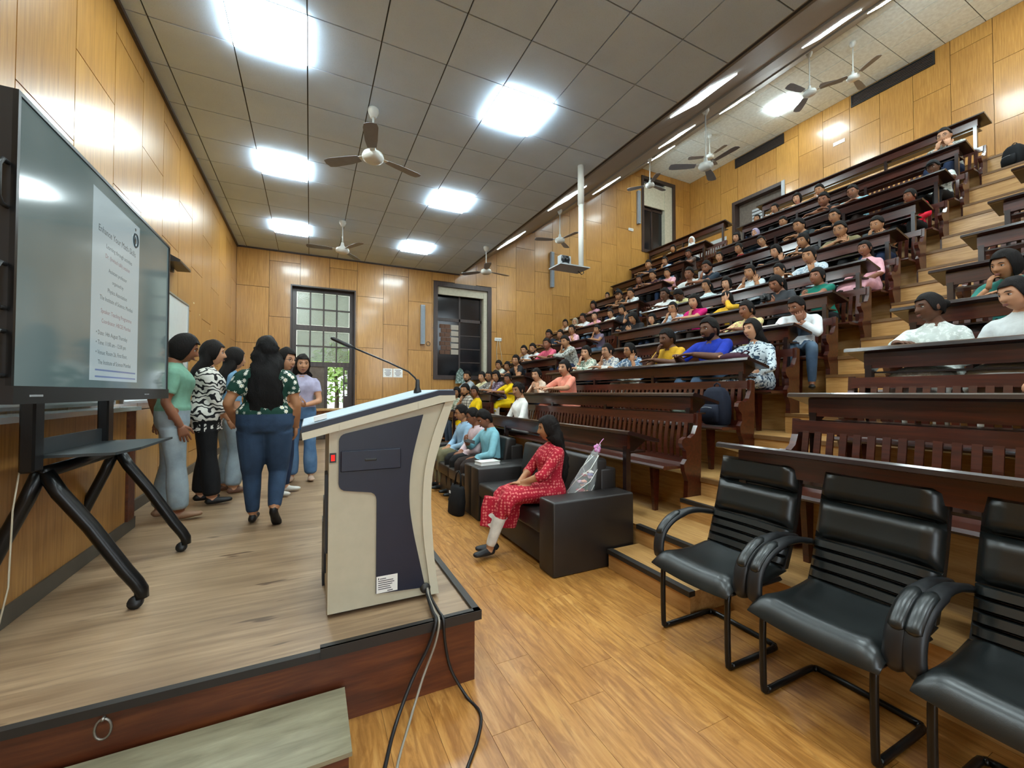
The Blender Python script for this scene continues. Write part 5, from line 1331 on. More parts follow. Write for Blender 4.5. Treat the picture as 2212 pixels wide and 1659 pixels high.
AUD = [
    (0, 5.81, 1.00, 'f', 'bun', 'm', ('#e9e7e2',), 1.7, 'lap', 'lap', 4, 'white V-neck top with a notebook', dict()),
    (0, 8.84, 0.95, 'f', 'long', 'm', ('#8f9a86','print','#c9ccb8'), 1.6, 'lap', 'lap', 6, 'pale green draped stole', dict()),
    (0, 8.19, 1.04, 'm', 'short', 'm', ('#c9c2b4','check','#4a4642'), 1.6, 'chin', 'lap', 12, 'checked shirt', dict(beard=True)),
    (0, 7.72, 0.96, 'f', 'tied', 'd', ('#d9b400',), 1.8, 'lap', 'lap', 5, 'mustard yellow kurta', dict(kurta=True)),
    (1, 5.59, 1.09, 'f', 'bun', 'l', ('#e88f78',), 0.9, 'desk', 'reach', 14, 'coral pink kurta', dict(kurta=True)),
    (1, 6.42, 0.99, 'f', 'bun', 'l', ('#d9c2ad',), 1.2, 'chin', 'chin', 22, 'peach and white stole', dict()),
    (1, 7.72, 0.93, 'f', 'tied', 'd', ('#dcb800',), 1.1, 'desk', 'desk', 14, 'bright yellow kurta', dict(kurta=True)),
    (1, 8.19, 1.04, 'f', 'long', 'm', ('#5d4a5c','print','#9a8a98'), 1.2, 'mouth', 'desk', 20, 'purple printed top', dict()),
    (1, 8.66, 1.06, 'f', 'tied', 'm', ('#6d6a66','print','#a39e98'), 1.6, 'desk', 'desk', 16, 'grey printed top and glasses', dict(glasses=True)),
    (1, 9.13, 1.05, 'f', 'tied', 'l', ('#d6cfa6',), 0.9, 'desk', 'desk', 14, 'pale lemon top', dict()),
    (1, 10.05, 1.12, 'm', 'short', 'm', ('#9aa3a8',), 0.7, 'reach', 'desk', 22, 'grey shirt and dark beard', dict(beard=True)),
    (2, 5.98, 1.04, 'f', 'tied', 'l', ('#d5d6c6','print','#5f7f6c'), 1.8, 'cheek', 'desk', 24, 'white blouse with green sprigs', dict()),
    (2, 5.41, 1.01, 'f', 'bun', 'l', ('#d9d8d0','print','#6a7790'), 1.7, 'cheek', 'desk', 24, 'white floral blouse and glasses', dict(glasses=True)),
    (2, 4.89, 0.95, 'f', 'tied', 'm', ('#4c6a8a','print','#c9d3da'), 1.2, 'desk', 'cheek', 24, 'blue printed kurta and glasses', dict(glasses=True)),
    (2, 4.16, 1.07, 'm', 'short', 'x', ('#c99a22',), 0.8, 'mouth', 'desk', 16, 'mustard tee shirt', dict()),
    (2, 3.49, 1.12, 'm', 'short', 'x', ('#16309c',), 0.9, 'desk', 'desk', 14, 'royal blue tee shirt', dict(beard=True,girth=1.12,badge=True)),
    (2, 2.97, 0.98, 'f', 'long', 'l', ('#c3d0d6','print','#2c4258'), 1.5, 'desk', 'lap', 10, 'white kurta with blue leaves', dict(kurta=True)),
    (2, 8.75, 1.12, 'f', 'pony', 'm', ('#1c1c20',), 0.5, 'desk', 'chin', 22, 'black top', dict()),
    (2, 9.78, 1.05, 'f', 'tied', 'm', ('#c7ccc0',), 1.0, 'mouth', 'desk', 20, 'off white top', dict()),
    (2, 9.22, 0.97, 'f', 'tied', 'm', ('#4a4348',), 1.0, 'desk', 'desk', 24, 'dark grey top', dict()),
    (3, 9.78, 1.06, 'm', 'short', 'm', ('#cfd2d4','print','#5a6068'), 0.8, 'mouth', 'desk', 24, 'white shirt with dark specks', dict()),
    (3, 9.31, 1.06, 'm', 'short', 'm', ('#d3dade',), 0.8, 'desk', 'desk', 22, 'plain white shirt and beard', dict(beard=True)),
    (3, 8.62, 1.12, 'm', 'short', 'd', ('#cf5a72',), 0.9, 'desk', 'desk', 20, 'coral red shirt', dict()),
    (3, 7.74, 1.09, 'm', 'short', 'm', ('#b9bcb6','print','#6f7470'), 1.8, 'cheek', 'fold', 26, 'grey knitted pullover', dict()),
    (4, 7.72, 0.90, 'f', 'pony', 'm', ('#6a5d70',), 0.6, 'cheek', 'desk', 22, 'dusty purple tee shirt', dict()),
    (4, 6.42, 1.02, 'f', 'long', 'm', ('#1f1d20',), 1.2, 'desk', 'phone', 26, 'black top looking down', dict(hpitch=28)),
    (4, 5.95, 0.86, 'f', 'long', 'l', ('#d8cbb0',), 1.9, 'fold', 'fold', 30, 'cream pullover leaning on folded arms', dict()),
    (4, 5.48, 1.01, 'f', 'tied', 'm', ('#9fb6d0','print','#dde4ea'), 1.2, 'mouth', 'mouth', 22, 'pale blue striped shirt and glasses', dict(glasses=True)),
    (4, 9.79, 1.10, 'm', 'short', 'd', ('#1c2733',), 0.8, 'cheek', 'desk', 22, 'black tee shirt beside a moustached man', dict()),
    (4, 9.28, 1.00, 'm', 'short', 'm', ('#243347',), 0.9, 'desk', 'desk', 18, 'navy shirt and moustache', dict()),
    (4, 8.71, 1.08, 'f', 'tied', 'm', ('#d4a3ae',), 0.8, 'desk', 'chin', 20, 'rose pink top and glasses', dict(glasses=True)),
    (5, 10.20, 1.02, 'f', 'tied', 'm', ('#d8d4ce',), 1.2, 'mouth', 'desk', 20, 'white top with finger at lips', dict()),
    (5, 9.73, 0.96, 'f', 'scarf', 'l', ('#b9ab92',), 1.9, 'desk', 'desk', 18, 'beige headscarf', dict(scarf='#a89c86')),
    (5, 9.26, 1.05, 'f', 'tied', 'd', ('#d5d9da',), 0.9, 'fold', 'fold', 26, 'light grey shirt', dict()),
    (5, 8.79, 0.99, 'f', 'tied', 'l', ('#d698a8',), 0.8, 'desk', 'chin', 22, 'salmon pink shirt', dict()),
    (5, 8.19, 0.94, 'f', 'pony', 'm', ('#d2d4cc',), 0.8, 'desk', 'desk', 18, 'white shirt and dark lanyard', dict()),
    (5, 7.72, 0.96, 'f', 'long', 'm', ('#2a2a2e',), 0.6, 'desk', 'cheek', 22, 'black shirt with hand at cheek', dict()),
    (5, 6.42, 1.07, 'm', 'short', 'x', ('#dadcda',), 0.7, 'desk', 'desk', 16, 'white tee shirt', dict()),
    (5, 5.95, 0.98, 'm', 'short', 'x', ('#cfc78f',), 0.8, 'desk', 'desk', 28, 'pale yellow shirt with head bowed', dict(hpitch=42)),
    (4, 5.01, 1.06, 'f', 'long', 'l', ('#c4136c',), 0.8, 'chin', 'fold', 20, 'hot pink top', dict()),
    (4, 4.39, 0.94, 'f', 'long', 'l', ('#d9a92a',), 1.8, 'desk', 'brow', 18, 'golden yellow top with hand at forehead', dict()),
    (3, 3.54, 1.01, 'f', 'tied', 'd', ('#d9cf8c','print','#c98a7a'), 1.3, 'desk', 'desk', 14, 'pale yellow floral top', dict()),
    (3, 2.96, 0.92, 'm', 'short', 'd', ('#d6dadc',), 1.8, 'desk', 'mouth', 24, 'white shirt and blue jeans at the aisle', dict(hpitch=24)),
    (7, 10.20, 0.86, 'f', 'bun', 'l', ('#d3c98e',), 0.8, 'mouth', 'desk', 20, 'pale yellow blouse and glasses', dict(glasses=True)),
    (6, 9.86, 1.04, 'f', 'bob', 'd', ('#c08f9c',), 0.8, 'desk', 'desk', 20, 'dull pink top', dict()),
    (7, 9.73, 0.86, 'm', 'short', 'm', ('#232629',), 1.4, 'mouth', 'desk', 20, 'charcoal shirt', dict()),
    (6, 8.74, 1.11, 'm', 'cap', 'm', ('#262a27',), 1.2, 'chin', 'desk', 20, 'dark jacket and cap', dict()),
    (6, 8.27, 1.06, 'm', 'short', 'm', ('#cdd6d8',), 0.8, 'mouth', 'desk', 20, 'pale shirt beside the capped person', dict()),
    (5, 5.44, 0.98, 'f', 'pony', 'm', ('#bccfd2','print','#e2ecec'), 0.8, 'lap', 'lap', 8, 'pale blue printed blouse', dict()),
    (5, 4.97, 0.91, 'm', 'bob', 'l', ('#17181b',), 0.8, 'chin', 'desk', 22, 'black top with curly hair', dict()),
    (5, 4.50, 1.05, 'f', 'tied', 'm', ('#cfdde2',), 0.9, 'cheek', 'cheek', 24, 'white blouse with both hands on cheeks', dict()),
    (4, 3.59, 1.03, 'f', 'pony', 'd', ('#34363a',), 0.6, 'phone', 'phone', 18, 'dark grey top holding up a camera', dict(hpitch=22,cam=True)),
    (4, 3.09, 0.98, 'f', 'tied', 'd', ('#0d6b5a',), 0.6, 'phone', 'fold', 16, 'teal green top and black scarf', dict()),
    (7, 8.78, 1.07, 'f', 'tied', 'd', ('#2b2327',), 0.8, 'chin', 'desk', 20, 'dark brown top', dict()),
    (7, 8.31, 1.05, 'm', 'short', 'm', ('#3a1f28',), 1.2, 'desk', 'desk', 16, 'maroon jacket', dict()),
    (7, 7.81, 0.95, 'm', 'short', 'm', ('#dca4ae',), 0.9, 'desk', 'desk', 20, 'light pink shirt', dict()),
    (6, 6.42, 1.10, 'm', 'short', 'd', ('#d2d6d4',), 0.8, 'desk', 'chin', 24, 'white shirt with hand at chin', dict()),
    (6, 5.95, 1.12, 'm', 'short', 'd', ('#26323f',), 0.9, 'mouth', 'fold', 20, 'dark slate shirt', dict(beard=True)),
    (5, 4.03, 0.92, 'f', 'tied', 'm', ('#c4ccd0',), 0.8, 'desk', 'desk', 20, 'light grey top and smiling', dict()),
    (5, 3.56, 1.06, 'f', 'tied', 'm', ('#cad4da','print','#8fa3b4'), 0.9, 'desk', 'chin', 22, 'white top with tiny blue print', dict()),
    (5, 2.93, 0.88, 'f', 'pony', 'd', ('#dda6b0',), 1.0, 'lap', 'lap', 6, 'baby pink shirt at the aisle', dict(kurta=True)),
    (8, 9.24, 1.12, 'm', 'short', 'm', ('#20283a',), 1.0, 'desk', 'desk', 18, 'navy blue top', dict()),
    (8, 8.55, 1.03, 'f', 'tied', 'm', ('#a9bfd6',), 0.8, 'mouth', 'fold', 24, 'sky blue shirt', dict()),
    (8, 7.80, 0.99, 'f', 'bun', 'd', ('#5a4a44',), 0.8, 'desk', 'desk', 14, 'brown top and open grey jacket', dict()),
    (7, 6.34, 0.92, 'f', 'tied', 'l', ('#d4cba4',), 0.9, 'lap', 'lap', 8, 'cream collared shirt', dict()),
    (7, 5.84, 0.97, 'f', 'tied', 'm', ('#b3102a','print','#17181c'), 1.0, 'lap', 'lap', 8, 'red and black jersey', dict()),
    (6, 4.53, 0.99, 'f', 'long', 'l', ('#141417',), 0.9, 'desk', 'cheek', 22, 'black top and long hair, head on hand', dict()),
    (6, 4.06, 1.05, 'f', 'tied', 'm', ('#1d1e24',), 0.8, 'cheek', 'desk', 22, 'dark top with elbow on desk', dict()),
    (6, 3.55, 1.03, 'm', 'short', 'm', ('#7a7050',), 1.2, 'fold', 'chin', 20, 'khaki shirt and glasses', dict(glasses=True)),
    (6, 3.08, 0.91, 'm', 'short', 'm', ('#1b1c1e',), 0.7, 'mouth', 'chin', 22, 'black tee shirt by the aisle end', dict()),
    (9, 8.98, 0.97, 'f', 'long', 'm', ('#d9b81c',), 1.9, 'fold', 'fold', 26, 'lemon yellow pullover', dict()),
    (9, 8.37, 0.99, 'f', 'scarf', 'l', ('#c9c9c6',), 1.9, 'desk', 'desk', 14, 'white headscarf', dict(scarf='#d5d6d4')),
    (7, 5.33, 0.96, 'f', 'tied', 'm', ('#d3dcdf',), 0.8, 'lap', 'lap', 8, 'white tee shirt with tilted head', dict(hroll=14)),
    (8, 6.42, 0.94, 'f', 'long', 'l', ('#2a272b',), 0.9, 'chin', 'desk', 20, 'dark top with chin on fist', dict()),
    (8, 5.95, 0.86, 'f', 'scarf', 'l', ('#a99bac',), 1.9, 'desk', 'desk', 14, 'lavender headscarf', dict(scarf='#a597ad')),
    (8, 5.33, 0.89, 'm', 'short', 'm', ('#28303c',), 0.9, 'desk', 'desk', 18, 'dark blue tee shirt', dict()),
    (7, 4.54, 1.05, 'm', 'short', 'm', ('#202a2e',), 1.4, 'fold', 'desk', 22, 'dark green pullover', dict()),
    (7, 3.99, 0.98, 'm', 'short', 'm', ('#16171a',), 0.9, 'desk', 'desk', 18, 'black shirt and glasses', dict(glasses=True)),
    (7, 2.99, 0.89, 'f', 'tied', 'd', ('#c8122e',), 1.8, 'chin', 'lap', 14, 'scarlet red pullover', dict()),
    (9, 6.42, 0.86, 'f', 'tied', 'm', ('#5a5560',), 0.9, 'desk', 'desk', 18, 'dim grey top in rear corner', dict()),
    (9, 5.95, 0.97, 'f', 'tied', 'm', ('#8fa6bf',), 0.9, 'mouth', 'desk', 20, 'steel blue top', dict()),
    (9, 5.48, 1.00, 'f', 'bob', 'l', ('#d99aa4',), 0.9, 'desk', 'desk', 14, 'pink collared shirt', dict()),
    (8, 4.53, 1.09, 'm', 'short', 'd', ('#1a1a1d',), 0.5, 'fold', 'fold', 26, 'black tee shirt leaning over the desk', dict()),
    (8, 4.05, 1.01, 'm', 'short', 'd', ('#86b9c6',), 0.9, 'fold', 'fold', 24, 'turquoise shirt', dict()),
    (9, 5.01, 0.98, 'm', 'short', 'm', ('#b7a88e',), 0.9, 'mouth', 'desk', 20, 'beige shirt partly hidden', dict()),
    (8, 2.93, 0.89, 'm', 'cap', 'x', ('#c6ccc6','print','#7f8c8a'), 0.9, 'fold', 'desk', 28, 'white printed shirt and dark cap', dict()),
    (9, 3.06, 1.08, 'm', 'short', 'l', ('#b5b7b0','print','#4c5250'), 1.0, 'mouth', 'mouth', 18, 'patterned shirt with both hands at mouth', dict(glasses=True)),
    (2, 1.49, 0.95, 'f', 'bun', 'x', ('#c6cfca','print','#dfe6e2'), 1.7, 'desk', 'lap', 10, 'white lace kurta', dict(kurta=True)),
    (2, 1.02, 0.97, 'f', 'tied', 'l', ('#ccd2d2',), 0.9, 'lap', 'cheek', 10, 'white kurta with hand at cheek', dict(kurta=True)),
    (3, 1.25, 0.96, 'f', 'bob', 'm', ('#2f7a70',), 1.2, 'mouth', 'desk', 18, 'green top and pink bag strap', dict()),
    (1, 0.60, 0.97, 'f', 'tied', 'l', ('#d9d3c6','check','#c07a70'), 0.6, 'desk', 'desk', 10, 'white sleeve with red stripes', dict()),
]
arnd = random.Random(11)
def block_of(y): return 'far' if y > 7 else ('middle' if y > 2.2 else 'near')
for i, (k, Y, sc, sex, hair, sk, top, sl, aR, aL, lean, desc, ex) in enumerate(AUD):
    hx = TX(k) + .28; hz = TIER(k) + .452
    want = math.atan2(-(SX - hx), (SY - Y))                 # rz of somebody facing the speakers
    body = math.pi / 2 + arnd.uniform(-.10, .10)
    if 'jeans at the aisle' in desc: body += .5
    hy = max(-40, min(40, math.degrees(want - body) * .9 + arnd.uniform(-9, 9)))
    hp = ex.pop('hpitch', 6 + k * .9 + arnd.uniform(-4, 6)); hr = ex.pop('hroll', arnd.uniform(-5, 5))
    scarf = ex.pop('scarf', None); badge = ex.pop('badge', False); camera = ex.pop('cam', False)
    bot = arnd.choice((JEAN, DJEAN, BLACKT, BLACKT, BROWNT)) if 'jeans' not in desc else JEAN
    if 'kurta' in desc: bot = WHITET if 'blue leaves' not in desc else BLACKT
    kw = dict(ex); kw.setdefault('girth', 1.0)
    p = Person(sex=sex, hair=hair, skin=sk, top=cloth(*top), bottom=bot, sleeve=sl, arms=(aR, aL), lean=lean, hyaw=hy, hpitch=hp, hroll=hr, scale=sc, scarfmat=cloth(scarf) if scarf else None, seed=i * 3.7, fine=(k < 4 and Y < 6.7), voxel=.016 if (k < 4 and Y < 6.7) else .022, **kw)
    add_person(p, (hx, Y, hz), body, 'person in %s, %s row of %s block' % (desc, NTH[k], block_of(Y)), 'seated audience')
    if badge:
        pb, Rb = p.frame(.40); m = MB(); c0 = pb + Rb @ Vector((-.075, .136, 0))
        m.prism([(-.03, -.012), (.03, -.012)] + [(.027 * math.cos(a), -.002 + .026 * math.sin(a)) for a in np.linspace(0, math.pi, 9)], lambda u, v, d: tuple(c0 + Rb @ Vector((u, d, v))), -.004, .006)
        p.kids.append(('chest_print', m, cloth('#dfe3ea')))
    if camera:
        W1, W2 = p.wr[1][0] * sc, p.wr[-1][0] * sc; c0 = (W1 + W2) / 2 + Vector((0, .05, .07)); Rb = Matrix.Translation((hx, Y, hz)) @ Matrix.Rotation(body, 4, 'Z')
        e = empty('photo_camera', tuple(Rb @ c0), body, label='black photo camera held up in the fifth row', cat='camera')
        MB().rbox(-.065, .065, -.03, .03, -.045, .045, .012, 2).build('camera_body', M_BLACKP, e)
        MB().lathe([(0, .03), (.033, .03), (.035, .08), (.028, .082), (0, .082)], (0, 0, 0), 14, 'y').build('lens', M_BLACKM, e, smooth=True)
        MB().rbox(-.025, .025, -.025, .02, .04, .065, .008, 2).build('viewfinder', M_BLACKP, e)

# --------------------------------------------- people by the display
def facing(dx, dy): return math.atan2(-dx, dy)
def std(side, kx, ky, ax, ay, az=.085, toe=(0, 1, 0)): return (Vector((side * kx, ky, .44)), Vector((side * ax, ay, az)), Vector(toe))
SG = 'people standing on the stage'
p = Person(pose='stand', top=cloth('#12382d', 'daisy', '#e4e4d8'), bottom=cloth('#26384f', 'denim', '#3f5a7a'), skin='m', sleeve=.62, loose=1.10, girth=1.12, hipw=1.14, lean=3, hyaw=6, hpitch=4, hair='long', tail=.50, hairw=1.22, curly=True, fine=True, voxel=.0105, scale=.965, hcol='#0d0a09', seed=5,
           arms=(dict(w=(.225, .10, .80), pole=(.5, -1, 0), d=(0, .35, -1), n=(-1, .2, 0), c=.5), dict(w=(-.235, .13, .86), pole=(-.5, -1, 0), d=(.2, .7, -.6), n=(1, .2, 0), c=.5)),
           legs={1: (Vector((.095, .07, .43)), Vector((.085, -.14, .155)), Vector((.1, .62, -.72))), -1: std(-1, .10, .05, .09, .06)}, shoe='#161414')
add_person(p, (-.325, 3.95, STAGE_Z), facing(.02, 1), 'person seen from behind in green daisy blouse and dark jeans on stage', SG)
p = Person(pose='stand', top=cloth('#6f9a84'), bottom=LJEAN, skin='d', sleeve=.72, lean=2, hyaw=-4, hpitch=16, hair='bob', fine=True, voxel=.0105, scale=.985, wpants=1.5, loose=1.12, seed=8,
           arms=(dict(w=(.20, .06, .80), pole=(.4, -1, 0), d=(0, .25, -1), n=(-1, 0, 0), c=.4), dict(w=(-.19, -.10, .83), pole=(-.5, -1, 0), d=(.3, -.1, -1), n=(.8, .3, 0), c=.5)),
           legs={1: std(1, .10, .03, .10, .05, toe=(.1, 1, 0)), -1: std(-1, .10, -.02, .11, -.08)}, shoe='#8a6a52')
add_person(p, (-1.045, 4.44, STAGE_Z), facing(.97, .22), 'person in sage green polo and pale flared jeans beside the display', SG)
p = Person(pose='stand', top=cloth('#d6d3ca', 'tribal', '#19181a'), bottom=BLACKT, skin='l', sleeve=1.55, lean=2, hyaw=-2, hpitch=3, hair='long', tail=.24, fine=True, voxel=.0105, scale=.985, wpants=1.55, loose=1.2, hem=-.06, flare=1.0, seed=12,
           arms=(dict(w=(.10, .20, .80), pole=(.6, -1, 0), d=(-.4, .5, -.8), n=(-1, 0, 0), c=.7), dict(w=(-.10, .20, .79), pole=(-.6, -1, 0), d=(.4, .5, -.8), n=(1, 0, 0), c=.7)),
           legs={1: std(1, .10, .03, .11, .06), -1: std(-1, .10, 0, .11, -.04)}, shoe='#141313')
add_person(p, (-.90, 4.90, STAGE_Z), facing(.98, .16), 'person in white and black patterned blouse with black trousers on stage', SG)
p = Person(pose='stand', top=cloth('#6f97b4'), bottom=LJEAN, skin='l', sleeve=1.0, lean=2, hyaw=0, hpitch=3, hair='long', tail=.30, fine=True, voxel=.014, scale=.975, wpants=1.7, seed=15, arms=('hang', 'hang'), shoe='#6a4a3a')
add_person(p, (-.78, 5.36, STAGE_Z), facing(.85, .5), 'person in blue top and light jeans, mostly hidden behind the daisy blouse', SG)
p = Person(pose='stand', top=cloth('#2b3342'), bottom=DJEAN, skin='l', sleeve=1.0, lean=2, hyaw=-20, hpitch=6, hair='bob', glasses=True, fine=True, voxel=.014, scale=.96, seed=18, arms=('hang', 'hang'), shoe='#c9c5bc')
add_person(p, (-.27, 5.02, STAGE_Z), facing(.9, -.35), 'person with glasses peeking from behind the daisy blouse', SG)
p = Person(pose='stand', top=cloth('#a9a5bd'), bottom=cloth('#4f6f92', 'denim', '#86a2bd'), skin='l', sleeve=.5, lean=2, hyaw=14, hpitch=6, hair='long', tail=.42, hairw=1.12, curly=True, fine=True, voxel=.011, scale=.96, wpants=1.6, seed=21, hcol='#150f0c',
           arms=(dict(w=(.06, .24, .98), pole=(.8, -.6, -.4), d=(-.6, .5, .5), n=(-.5, -.3, .7), c=.7), dict(w=(-.05, .23, .96), pole=(-.8, -.6, -.4), d=(.6, .5, .3), n=(.4, -.2, .8), c=.7)), shoe='#b59a86')
add_person(p, (-.085, 5.68, STAGE_Z), facing(-.10, -1), 'person in lilac crop top and blue jeans facing the camera', SG)

# --------------------------------------------- people on the sofas
p = Person(pose='sit', top=cloth('#a3162c', 'motif', '#cf6a66'), bottom=WHITET, skin='m', sleeve=1.25, lean=-4, hyaw=-16, hpitch=6, hair='long', tail=.44, hairw=1.12, curly=True, fine=True, voxel=.0105, scale=.93, loose=1.08, kurta=1.42, seed=25, hcol='#140e0b',
           arms=(dict(w=(.05, .30, .19), pole=(1, -.5, -.2), d=(-.8, .55, -.1), n=(0, 0, -1), c=.45), dict(w=(-.055, .33, .20), pole=(-1, -.5, -.2), d=(.8, .5, -.05), n=(0, 0, -1), c=.45)),
           legs={1: (Vector((.09, .48, .09)), Vector((.03, .57, -.345)), Vector((.2, 1, -.05))), -1: (Vector((-.10, .48, .09)), Vector((-.03, .62, -.36)), Vector((-.25, 1, -.02)))}, shoe='#1b1a1c')
p.ringtube([(0, .47, .05), (0, .50, -.05), (0, .52, -.14), (0, .53, -.20)], [(.20, .05), (.20, .045), (.185, .04), (.18, .032)], [1] * 4, 18, up=(0, 0, 1))
add_person(p, (1.955, 3.22, .43), math.radians(84), 'person with long hair in red printed kurta sitting on the near sofa', 'people on the sofas')
for (Y, top, bot, aa, ln, hp, hy, sc, lb) in ((4.93, '#7fb6c2', BROWNT, ('phone', 'lap'), 7, 26, 0, .93, 'man in aqua shirt looking down at a phone on the far sofa'), (5.38, '#cbb4b8', BLACKT, ('lap', 'lap'), 7, 12, -12, .92, 'man in pale pink shirt and glasses on the far sofa'), (5.92, '#8fb0c9', KHAKI, ('lap', 'lap'), 4, 8, -10, .95, 'man in sky blue shirt and sunglasses on the far sofa')):
    p = Person(sex='m', top=cloth(top), bottom=bot, skin='d' if Y < 5.8 else 'm', sleeve=1.9, lean=ln, hyaw=hy, hpitch=hp, hair='short', glasses=Y > 5.3, fine=True, voxel=.013, scale=sc, arms=aa, girth=1.05, seed=Y * 9)
    add_person(p, (2.12, Y, .43), math.pi / 2, lb.replace('man', 'person', 1), 'people on the sofas')
finish_people()

# ------------------------------------------------------------------ bags, books and other small things
def backpack(loc, rz, s, c, label, tilt=0, name='backpack'):
    e = empty(name, loc, rz, label=label, cat='bag'); mt = cloth_mat(cloth(c)); T = Matrix.Rotation(tilt, 4, 'X')
    m = MB(); rings = []
    for z, w, d in ((0, .12, .07), (.02, .15, .09), (.14, .165, .10), (.28, .16, .095), (.38, .135, .08), (.43, .09, .055), (.445, .03, .02)):
        rings.append([T @ Vector((w * s * math.copysign(abs(math.cos(a)) ** .6, math.cos(a)), d * s * math.copysign(abs(math.sin(a)) ** .6, math.sin(a)), z * s)) for a in np.linspace(0, 2 * math.pi, 25)[:-1]])
    m.loft(rings).build('bag_body', mt, e, smooth=True)
    m = MB(); rings = []
    for z, w, d in ((.03, .09, .02), (.05, .115, .04), (.16, .12, .045), (.22, .11, .035), (.24, .09, .015)):
        rings.append([T @ Vector((w * s * math.copysign(abs(math.cos(a)) ** .6, math.cos(a)), (.075 + d * (1 + math.sin(a))) * s, z * s)) for a in np.linspace(0, 2 * math.pi, 21)[:-1]])
    m.loft(rings).build('front_pocket', mt, e, smooth=True)
    m = MB(); m.tube([T @ Vector((x * s, -.02 * s, z * s)) for x, z in ((-.04, .42), (-.035, .47), (0, .49), (.035, .47), (.04, .42))], .009 * s, 6); m.build('grab_loop', mt, e, smooth=True)
    for sd in (-1, 1):
        m = MB(); m.tube([T @ Vector((sd * .06 * s, y * s, z * s)) for y, z in ((-.07, .40), (-.14, .33), (-.15, .20), (-.11, .08), (-.07, .04))], [(.022 * s, .006 * s)] * 5, 8, up=(0, 1, 0)); m.build('strap', mt, e, smooth=True)
    m = MB(); m.tube([T @ Vector((x * s, .172 * s * 1.0, .20 * s + .01 * s * math.cos(x * 20))) for x in np.linspace(-.07, .07, 7)], .003 * s, 5); m.build('zip', M_GREYP, e, smooth=True)
backpack((TX(1) + .27, 2.92, TIER(1) + .452), math.pi / 2, .88, '#171c2a', 'navy backpack standing on end of second bench in middle block')
backpack((TX(1) + .27, 3.36, TIER(1) + .452), math.pi / 2 + .3, .62, '#3a4034', 'olive grey backpack on second bench beside navy backpack')
backpack((10.06, 2.36, (TIER(9) + TIER(10)) / 2 + .004), math.pi / 2 - .4, .80, '#15171a', 'black backpack on top step of the aisle')
backpack((TX(8) + .27, 3.55, TIER(8) + .452), math.pi / 2 + .2, .9, '#17191c', 'black rucksack on ninth bench between turquoise shirt and dark cap')
backpack((TX(7) + .27, 3.50, TIER(7) + .452), math.pi / 2 - .2, .9, '#5f686c', 'grey rucksack on eighth bench beside scarlet pullover')
backpack((TX(5) + .27, 3.27, TIER(5) + .452), math.pi / 2, .8, '#1a1b1f', 'black rucksack on sixth bench beside the baby pink shirt')
backpack((TX(3) + .27, 4.2, TIER(3) + .452), math.pi / 2 + .3, .8, '#23262c', 'charcoal rucksack on fourth bench behind mustard tee shirt')
m = MB(); m.ell((0, 0, .055), (.17, .14, .06), 18, 10); e = m.build('cloth_bag', cloth_mat(cloth('#3c1c2a')), smooth=True, label='maroon bag lying on third desk beside royal blue tee shirt', cat='bag'); e.location = (TX(2) - .16, 2.95, TZ(2) + .04)
MB().tube([(-.05, -.1, .09), (-.02, -.14, .12), (.05, -.13, .11), (.08, -.08, .09)], .008, 6).build('bag_handle', cloth_mat(cloth('#3c1c2a')), e, smooth=True)
# tote beside the far sofa
tt = empty('tote_bag', (1.53, 4.60, 0), .2, label='black tote bag on floor leaning against the sofa', cat='bag')
m = MB(); rings = []
for z, w, d, y in ((0.002, .12, .055, 0), (.02, .135, .065, 0), (.16, .145, .06, .01), (.29, .14, .035, .02), (.33, .13, .012, .025)):
    rings.append([Vector((d * math.copysign(abs(math.cos(a)) ** .7, math.cos(a)) + y, w * math.copysign(abs(math.sin(a)) ** .7, math.sin(a)), z)) for a in np.linspace(0, 2 * math.pi, 25)[:-1]])
m.loft(rings).build('bag_body', cloth_mat(cloth('#121315')), tt, smooth=True)
for sd in (-1, 1): MB().tube([(.02 + sd * .008, -.07, .32), (.03, -.05, .45), (.035, 0, .49), (.03, .05, .45), (.02 + sd * .008, .07, .32)], .007, 6).build('handle', cloth_mat(cloth('#121315')), tt, smooth=True)
MB().box(-.06, -.057, .03, .06, .24, .27).build('tag', M_PAPER, tt)
bk = empty('white_file', (1.86, 4.46, .5712), .1, label='thick white file lying on the sofa arm', cat='file')
MB().box(-.12, .12, -.08, .08, .004, .036).build('pages', M_PAPER, bk)
for z in (0, .036): MB().box(-.125, .125, -.085, .085, z, z + .004).build('cover', M_WHITE, bk)
# bouquet
bq = empty('flower_bouquet', (2.07, 2.985, .43), 0, label='cellophane wrapped bouquet of flowers standing on near sofa', cat='bouquet')
brn = random.Random(4); axis = Vector((.21, -.05, .52))
t_ = NT('cellophane'); t_.color('#e8eef0'); t_.setp(.12, 0, .5); _tr = t_.add('ShaderNodeBsdfTransparent'); _mx = t_.add('ShaderNodeMixShader'); _mx.inputs[0].default_value = .78
t_.link(t_.b.outputs[0], _mx.inputs[1]); t_.link(_tr.outputs[0], _mx.inputs[2]); t_.link(_mx.outputs[0], t_.out.inputs['Surface'])
rings = []
for t, r in ((0, .10), (.12, .125), (.35, .115), (.6, .075), (.85, .03), (.95, .012), (1.0, .02)):
    c = axis * t; rings.append([c + Vector((r * math.cos(a) * (1 + .12 * math.sin(5 * a + t * 9)), r * math.sin(a) * (.75 + .1 * math.sin(4 * a)), .015 * math.sin(3 * a))) for a in np.linspace(0, 2 * math.pi, 25)[:-1]])
m = MB(); m.loft(rings, cap=False); m.build('wrapping', t_.m, bq, smooth=True)
